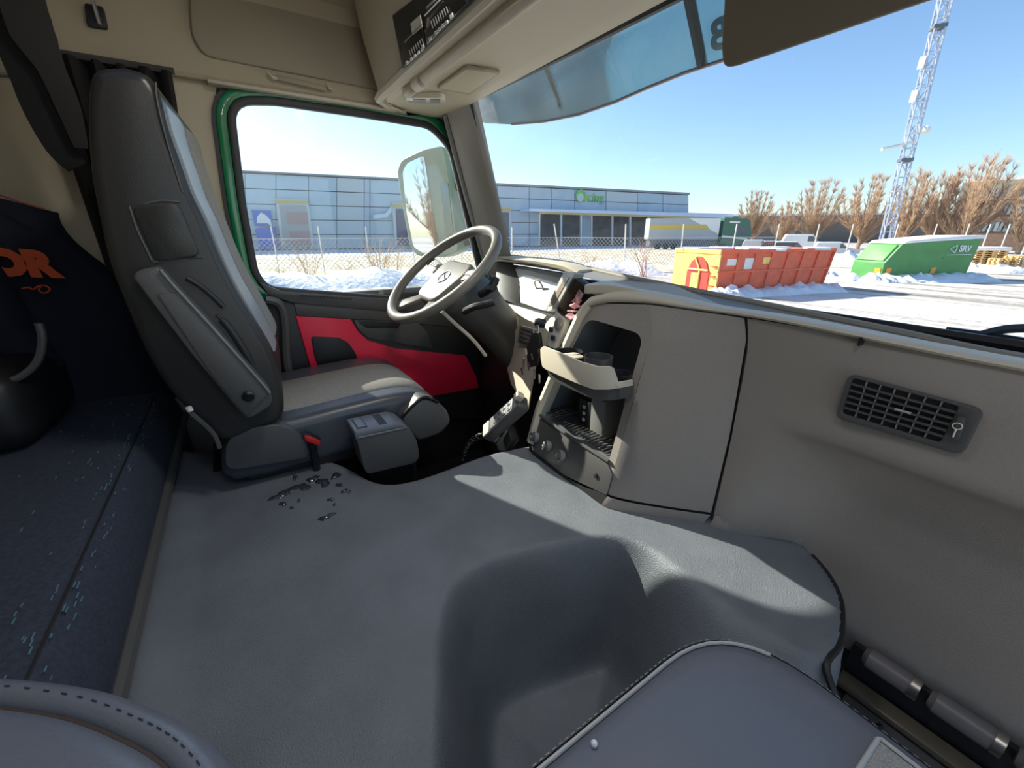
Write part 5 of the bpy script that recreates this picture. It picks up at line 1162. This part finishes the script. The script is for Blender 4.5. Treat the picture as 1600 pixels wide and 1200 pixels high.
tk = thing('green_truck', 'dark green truck cab pulling the trailer by the dock', 'truck')
GT = mat('truck green', (0.03, 0.13, 0.08), 0.4)
a_ = TL+0.5
ob('cab', prism([tq(a_, GZ+0.6), tq(a_+4.6, GZ+0.6), tq(a_+4.9, GZ+2.2), tq(a_+4.3, zt0-0.4), tq(a_+3.6, zt0), tq(a_, zt0+0.1)], tnn*2.4, 0.08), GT, tk, smooth=20)
ob('side_glass', prism([tq(a_+2.2, GZ+2.3, 0.02), tq(a_+4.3, GZ+2.3, 0.02), tq(a_+4.0, zt0-1.2, 0.02), tq(a_+2.2, zt0-1.2, 0.02)], tnn*0.03), DARKC, tk, smooth=0)
ob('cab_stripe', prism([tq(a_+0.1, GZ+1.9, 0.02), tq(a_+4.2, GZ+1.5, 0.02), tq(a_+4.2, GZ+1.75, 0.02), tq(a_+0.1, GZ+2.2, 0.02)], tnn*0.03), WHITE, tk, smooth=0)
ob('cab_emblem', prism([tq(a_+1.0, zt0-0.7, 0.02), tq(a_+2.6, zt0-0.75, 0.02), tq(a_+2.6, zt0-0.5, 0.02), tq(a_+1.0, zt0-0.4, 0.02)], tnn*0.03), WHITE, tk, smooth=0)
for l in (a_+0.5, a_+3.6): ob('wheel', lathe(tq(l, GZ+0.5, 0.02), -tnn, [(0.52, -0.3), (0.52, 0.05), (0.25, 0.07)], 16), BLACK, tk)

# ---- parked vehicles
def vehicle(name, label, px, D, L_, W_, H_, m, rot, hood=0.3, cat='car'):
    g = at(px, D); o_ = thing(name, label, cat); r_ = Matrix.Rotation(rot, 3, 'Z')
    pr_ = [(0, 0.35), (L_, 0.35), (L_, H_*0.55), (L_*(1-hood*0.9), H_*0.62), (L_*(1-hood*1.35), H_), (L_*0.06, H_), (0, H_*0.6)]
    T = lambda x, y, z: g+r_ @ V((x-L_/2, y, 0))+V((0, 0, z))
    ob('body', prism([T(x, -W_/2, z) for x, z in pr_], r_ @ V((0, W_, 0)), 0.06), m, o_, smooth=20)
    ob('side_window', prism([T(x, -W_/2-0.01, z) for x, z in ((L_*0.55, H_*0.62), (L_*(1-hood*0.95), H_*0.62), (L_*(1-hood*1.35), H_*0.92), (L_*0.55, H_*0.92))], r_ @ V((0, W_+0.02, 0))), DARKC, o_, smooth=0)
    for x in (L_*0.2, L_*0.8):
        for y in (-W_/2-0.02, W_/2-0.18): ob('wheel', lathe(T(x, y, 0.33), r_ @ V((0, 1, 0)), [(0.33, 0), (0.33, 0.2)], 14), BLACK, o_)
    ob('roof_snow', prism([T(x, -W_/2+0.1, H_) for x in (L_*0.08, L_*(1-hood*1.4))]+[T(x, W_/2-0.1, H_) for x in (L_*(1-hood*1.4), L_*0.08)], V((0, 0, 0.08))), SNOW, o_, smooth=0)
vehicle('white_van', 'white delivery van parked behind the orange container', 1259, 74, 5.4, 1.9, 2.3, mat('van white', (0.8, 0.8, 0.8), 0.4), 0.55, 0.25, 'van')
vehicle('red_car', 'dark red car parked left of the white van', 1222, 66, 4.2, 1.7, 1.5, mat('dark red paint', (0.12, 0.02, 0.025), 0.3), 0.5)
vehicle('dark_car', 'dark grey car parked just in front of the white van', 1243, 64, 4.2, 1.7, 1.45, mat('dark car paint', (0.05, 0.055, 0.06), 0.3), 0.5)
vehicle('snowy_car', 'pale snow-covered car right of the white van', 1312, 62, 4.3, 1.8, 1.5, mat('pale car paint', (0.6, 0.62, 0.65), 0.4), 0.5)
vehicle('snowy_car', 'pale snow-covered car by the front of the green truck', 1190, 70, 4.3, 1.8, 1.6, MATS['pale car paint'], 0.5)

# ---- fence
GALV = mat('galvanised post', (0.62, 0.60, 0.56), 0.5)
def mesh_mat():
    m = bpy.data.materials.new('chain link'); m.use_nodes = True; nt = m.node_tree; nt.nodes.clear(); L_ = nt.links.new
    o_ = nt.nodes.new('ShaderNodeOutputMaterial'); tc = nt.nodes.new('ShaderNodeUVMap'); 
    mx = nt.nodes.new('ShaderNodeMixShader'); tb = nt.nodes.new('ShaderNodeBsdfTransparent'); df = nt.nodes.new('ShaderNodeBsdfDiffuse'); df.inputs[0].default_value = (0.35, 0.36, 0.36, 1)
    fac_ = []
    for sgn in (1, -1):
        mp_ = nt.nodes.new('ShaderNodeMapping'); mp_.inputs['Rotation'].default_value = (0, 0, sgn*math.pi/4); L_(tc.outputs[0], mp_.inputs[0])
        sp_ = nt.nodes.new('ShaderNodeSeparateXYZ'); L_(mp_.outputs[0], sp_.inputs[0])
        m1 = nt.nodes.new('ShaderNodeMath'); m1.operation = 'MULTIPLY'; m1.inputs[1].default_value = 5.0; L_(sp_.outputs[0], m1.inputs[0])
        m2 = nt.nodes.new('ShaderNodeMath'); m2.operation = 'FRACT'; L_(m1.outputs[0], m2.inputs[0])
        m3 = nt.nodes.new('ShaderNodeMath'); m3.operation = 'LESS_THAN'; m3.inputs[1].default_value = 0.11; L_(m2.outputs[0], m3.inputs[0]); fac_.append(m3)
    mm = nt.nodes.new('ShaderNodeMath'); mm.operation = 'MAXIMUM'; L_(fac_[0].outputs[0], mm.inputs[0]); L_(fac_[1].outputs[0], mm.inputs[1])
    L_(mm.outputs[0], mx.inputs[0]); L_(tb.outputs[0], mx.inputs[1]); L_(df.outputs[0], mx.inputs[2]); L_(mx.outputs[0], o_.inputs[0]); return m
CHAIN = mesh_mat()
fc_ = thing('chain_link_fence', 'chain-link fence on pale posts running across in front of the warehouse', 'fence')
fposts = [(340, 29, 0), (425, 29, 0), (498, 29, 0), (572, 29.5, 0), (644, 30, 0), (720, 31, 0), (800, 32, 0.0), (879, 33, -0.25), (980, 31, -0.06), (1069, 34, -0.05), (1149, 39, 0.0), (1215, 44, 0), (1277, 48, 0), (1330, 52, 0), (1400, 56, 0), (1460, 57, 0), (1510, 58, 0), (1543, 58, 0), (1573, 58, 0), (1610, 58, 0)]
pts_ = []
for px, D, lean in fposts:
    g = at(px, D); topz = azp(px, D, 350 if px > 850 else 352).z if px > 850 else g.z+2.9
    g2 = V((g.x, g.y, topz)); g3 = g2-fd_*lean*-3 if lean else g2
    ob('post', tube([g, g3], 0.05 if px > 850 else 0.035, 7), GALV, fc_); pts_.append((g, V((g.x, g.y, g.z+2.2))))
b = bmesh.new(); uv = b.loops.layers.uv.new('UVMap'); acc = 0
for (g, t), (g2, t2) in zip(pts_[:12], pts_[1:12]):
    L_ = (g2-g).length; vs = [b.verts.new(p) for p in (g+V((0, 0, .3)), g2+V((0, 0, .3)), t2, t)]; f = b.faces.new(vs)
    for lp, (u, v_) in zip(f.loops, ((acc, 0.3), (acc+L_, 0.3), (acc+L_, 2.2), (acc, 2.2))): lp[uv].uv = (u, v_)
    acc += L_
ob('wire_mesh', b, CHAIN, fc_, smooth=0)['kind'] = 'stuff'
for (g, t), (g2, t2) in zip(pts_[:12], pts_[1:12]): ob('top_wire', tube([t, t2], 0.012, 4), GALV, fc_)

# ---- bare shrubs in front of the fence
TWIG = mat('straw twigs', (0.42, 0.30, 0.18), 0.9); TWIG2 = mat('reddish twigs', (0.36, 0.20, 0.15), 0.9)
def shrub(px, D, h, n_, m, seed, label):
    rnd = random.Random(seed); g = at(px, D); b_ = None
    for i in range(n_):
        a = rnd.uniform(0, 6.28); s_ = rnd.uniform(0.1, 0.55)*h; t = g+V((math.cos(a)*s_, math.sin(a)*s_, h*rnd.uniform(0.5, 1))); k = g.lerp(t, 0.5)+V((rnd.uniform(-.1, .1), rnd.uniform(-.1, .1), 0.1))
        b_ = tube([g+V((rnd.uniform(-.2, .2), rnd.uniform(-.2, .2), 0)), k, t], [0.016, 0.012, 0.006], 3, bm=b_)
        for q in range(3):
            e = k.lerp(t, rnd.random()); b_ = tube([e, e+V((rnd.uniform(-.4, .4), rnd.uniform(-.4, .4), rnd.uniform(.1, .5)))*h*0.35], [0.009, 0.004], 3, bm=b_)
    return tag(ob('bare_shrub', b_, m, smooth=0), label, 'shrub', 'bare shrubs in front of the fence')
for i, (px, D, h, n_, m, w_) in enumerate(((472, 24, 2.3, 22, TWIG, 'leftmost under the driver window, by the fence post'), (585, 24, 2.5, 30, TWIG, 'tall bush in the middle of the driver window'), (612, 25, 1.9, 18, TWIG, 'just left of the door mirror'), (536, 25, 1.2, 12, TWIG, 'small and low in the middle of the driver window'), (928, 26, 1.6, 10, TWIG2, 'small, behind the dash left of the second post'), (1012, 27, 2.3, 14, TWIG2, 'reddish bush left of the orange container'), (430, 25, 1.0, 12, TWIG, 'small and low at the rear corner of the driver window'))):
    shrub(px, D, h, n_, m, 30+i, 'bare twiggy shrub, '+w_)

# ---- trees
BARK = mat('bare tree bark', (0.30, 0.21, 0.13), 0.9); TWG = mat('bare tree twigs', (0.46, 0.30, 0.18), 0.9)
def tree(px, D, ytop, spread, seed, label, boughs=9, pos=None, hgt=None):
    rnd = random.Random(seed); g = pos or at(px, D); H = hgt or azp(px, D, ytop).z-GZ; o_ = thing('bare_tree', label, 'tree', group='bare trees beyond the yard')
    side_ = V((-(g-CAM).normalized().y, (g-CAM).normalized().x, 0)); tk_ = None; tw_ = None
    tk_ = tube([g, g+V((0.05, 0, H*0.14)), g+V((0, 0, H*0.22))], [H*0.028, H*0.022, H*0.018], 7)
    for i in range(boughs):
        a = i*2.4+rnd.uniform(-.4, .4); f = ((i+0.5)/boughs)**0.7; lean_ = spread*f*H*0.5; hh = H*(1-0.42*f*f)*rnd.uniform(0.90, 1.0)
        s0 = g+V((0, 0, H*rnd.uniform(0.05, 0.22))); e = g+V((math.cos(a)*lean_, math.sin(a)*lean_, hh)); m1 = s0.lerp(e, 0.42)+V((math.cos(a), math.sin(a), 0))*lean_*0.20
        P_ = spline([s0, m1, e], 5); n_ = len(P_); tk_ = tube(P_, [H*0.009*(1-0.88*k/n_) for k in range(n_)], 4, bm=tk_)
        for k in range(75):
            t = rnd.uniform(0.10, 1.0); p = P_[min(n_-1, int(t*(n_-1)))]; up_ = (e-s0).normalized()
            dv = (up_*rnd.uniform(0.7, 1.4)+V((rnd.uniform(-1, 1), rnd.uniform(-1, 1), rnd.uniform(0.0, 0.5)))*0.55).normalized()*H*rnd.uniform(0.05, 0.16)*(1.3-0.8*t)
            r0 = 0.020+0.014*rnd.random(); tw_ = twig(tw_, p, p+dv, r0)
            for q in range(4):
                p2 = p+dv*rnd.uniform(.2, .95); tw_ = twig(tw_, p2, p2+(dv.normalized()+V((rnd.uniform(-1, 1), rnd.uniform(-1, 1), rnd.uniform(-.2, .6)))*0.45)*H*rnd.uniform(0.03, 0.08), r0*0.8)
    ob('trunk', tk_, BARK, o_, smooth=0); 
    me = bpy.data.meshes.new('twigs'); me.from_pydata(tw_[0], [], tw_[1]); me.materials.append(TWG); q = bpy.data.objects.new('twigs', me); COL.objects.link(q); q.parent = o_; q['kind'] = 'stuff'
def twig(acc, a, c, r):
    if acc is None: acc = ([], [])
    d = (c-a).normalized(); u = d.orthogonal().normalized(); v_ = d.cross(u); n0 = len(acc[0])
    for k in range(3): acc[0].append(a+(u*math.cos(k*2.094)+v_*math.sin(k*2.094))*r)
    acc[0].append(c); acc[1].extend([(n0, n0+1, n0+3), (n0+1, n0+2, n0+3), (n0+2, n0, n0+3)]); return acc
for i, (px, D, yt, sp_, w_) in enumerate(((1176, 92, 292, 0.75, 'nearest the green truck'), (1226, 100, 312, 0.9, 'smallest one, left of the white van'), (1272, 92, 270, 0.85, 'tall twin-topped, above the white van'), (1346, 88, 272, 0.9, 'above the gap between the two containers'), (1412, 84, 262, 0.6, 'right beside the crane mast'), (1462, 86, 262, 0.6, 'above the left part of the green container'), (1508, 84, 236, 0.75, 'tallest one, above the lettering of the green container'), (1602, 84, 262, 0.7, 'at the right edge of the picture'))):
    tree(px, D, yt, sp_*0.9, 50+i, 'bare brown tree, '+w_, 18)

for i, (x, y, h, w_) in enumerate(((-13, -46, 9, 'left one seen in the door mirror'), (-7.5, -50, 11, 'middle one seen in the door mirror'), (-2.5, -48, 8, 'right one seen in the door mirror'))):
    tree(0, 0, 0, 0.8, 80+i, 'bare brown tree, '+w_, 12, V((x, y, GZ)), h)

# ---- crane mast
cr = thing('crane_mast', 'tall lattice crane mast rising behind the green container', 'crane')
CRM = mat('crane steel', (0.40, 0.45, 0.55), 0.5); D = 62.0
c0 = at(1388, D); ctop = azp(1484, D*0.985, -30); cw = 0.40; ax_ = (ctop-c0).normalized()
u_ = V((0.8, 0.6, 0)); u_ = (u_-ax_*u_.dot(ax_)).normalized(); v_ = ax_.cross(u_); Hc = (ctop-c0).length; cs = [(1, 1), (1, -1), (-1, -1), (-1, 1)]
cp_ = lambda k, h: c0+ax_*h+u_*(cw*cs[k % 4][0])+v_*(cw*cs[k % 4][1])
for k in range(4): ob('chord', tube([cp_(k, 0), cp_(k, Hc)], 0.085, 5), CRM, cr)
nb = int(Hc/1.25)
for k in range(4):
    b = None
    for i in range(nb):
        h0, h1 = i*Hc/nb, (i+1)*Hc/nb; b = tube([cp_(k+(i % 2), h0), cp_(k+1-(i % 2), h1)], 0.042, 4, bm=b, caps=False); b = tube([cp_(k, h1), cp_(k+1, h1)], 0.035, 4, bm=b, caps=False)
    ob('lacing', b, CRM, cr, smooth=0)['kind'] = 'stuff'
for py in (53, 248):
    h_ = (azp(1440, D, py)-c0).dot(ax_); ob('splice_collar', box(c0+ax_*h_, (1.0, 1.0, 0.28), 0.0, Matrix.Rotation(0.64, 3, 'Z')), DARKC, cr)
h_ = (azp(1420, D, 222)-c0).dot(ax_); pc = c0+ax_*h_
ob('tie_arm', tube([pc+RT*0.6, pc-RT*2.6-V((0, 0, 0.7))], 0.16, 6), WHITE, cr); ob('platform', box(pc+RT*1.0+V((0, 0, 1.0)), (0.9, 0.9, 0.5), 0.05), WHITE, cr)
for py, px in ((102, 1446), (152, 1441)): h_ = (azp(px, D, py)-c0).dot(ax_); ob('sign_plate', box(c0+ax_*h_-RT*0.7, (0.5, 0.2, 1.0), 0.03), WHITE, cr)

# ================================================================== put every Empty at the base of its thing
bpy.context.view_layer.update()
for o in list(COL.objects):
    if o.type == 'EMPTY' and o.parent is None:
        pts = []
        for ch in o.children:
            if ch.type == 'MESH': pts += [V(c) for c in ch.bound_box]
        if not pts: continue
        lo = V((min(p.x for p in pts), min(p.y for p in pts), min(p.z for p in pts))); hi = V((max(p.x for p in pts), max(p.y for p in pts), max(p.z for p in pts)))
        base = V(((lo.x+hi.x)/2, (lo.y+hi.y)/2, lo.z)); o.location = base
        for ch in o.children: ch.location = ch.location-base
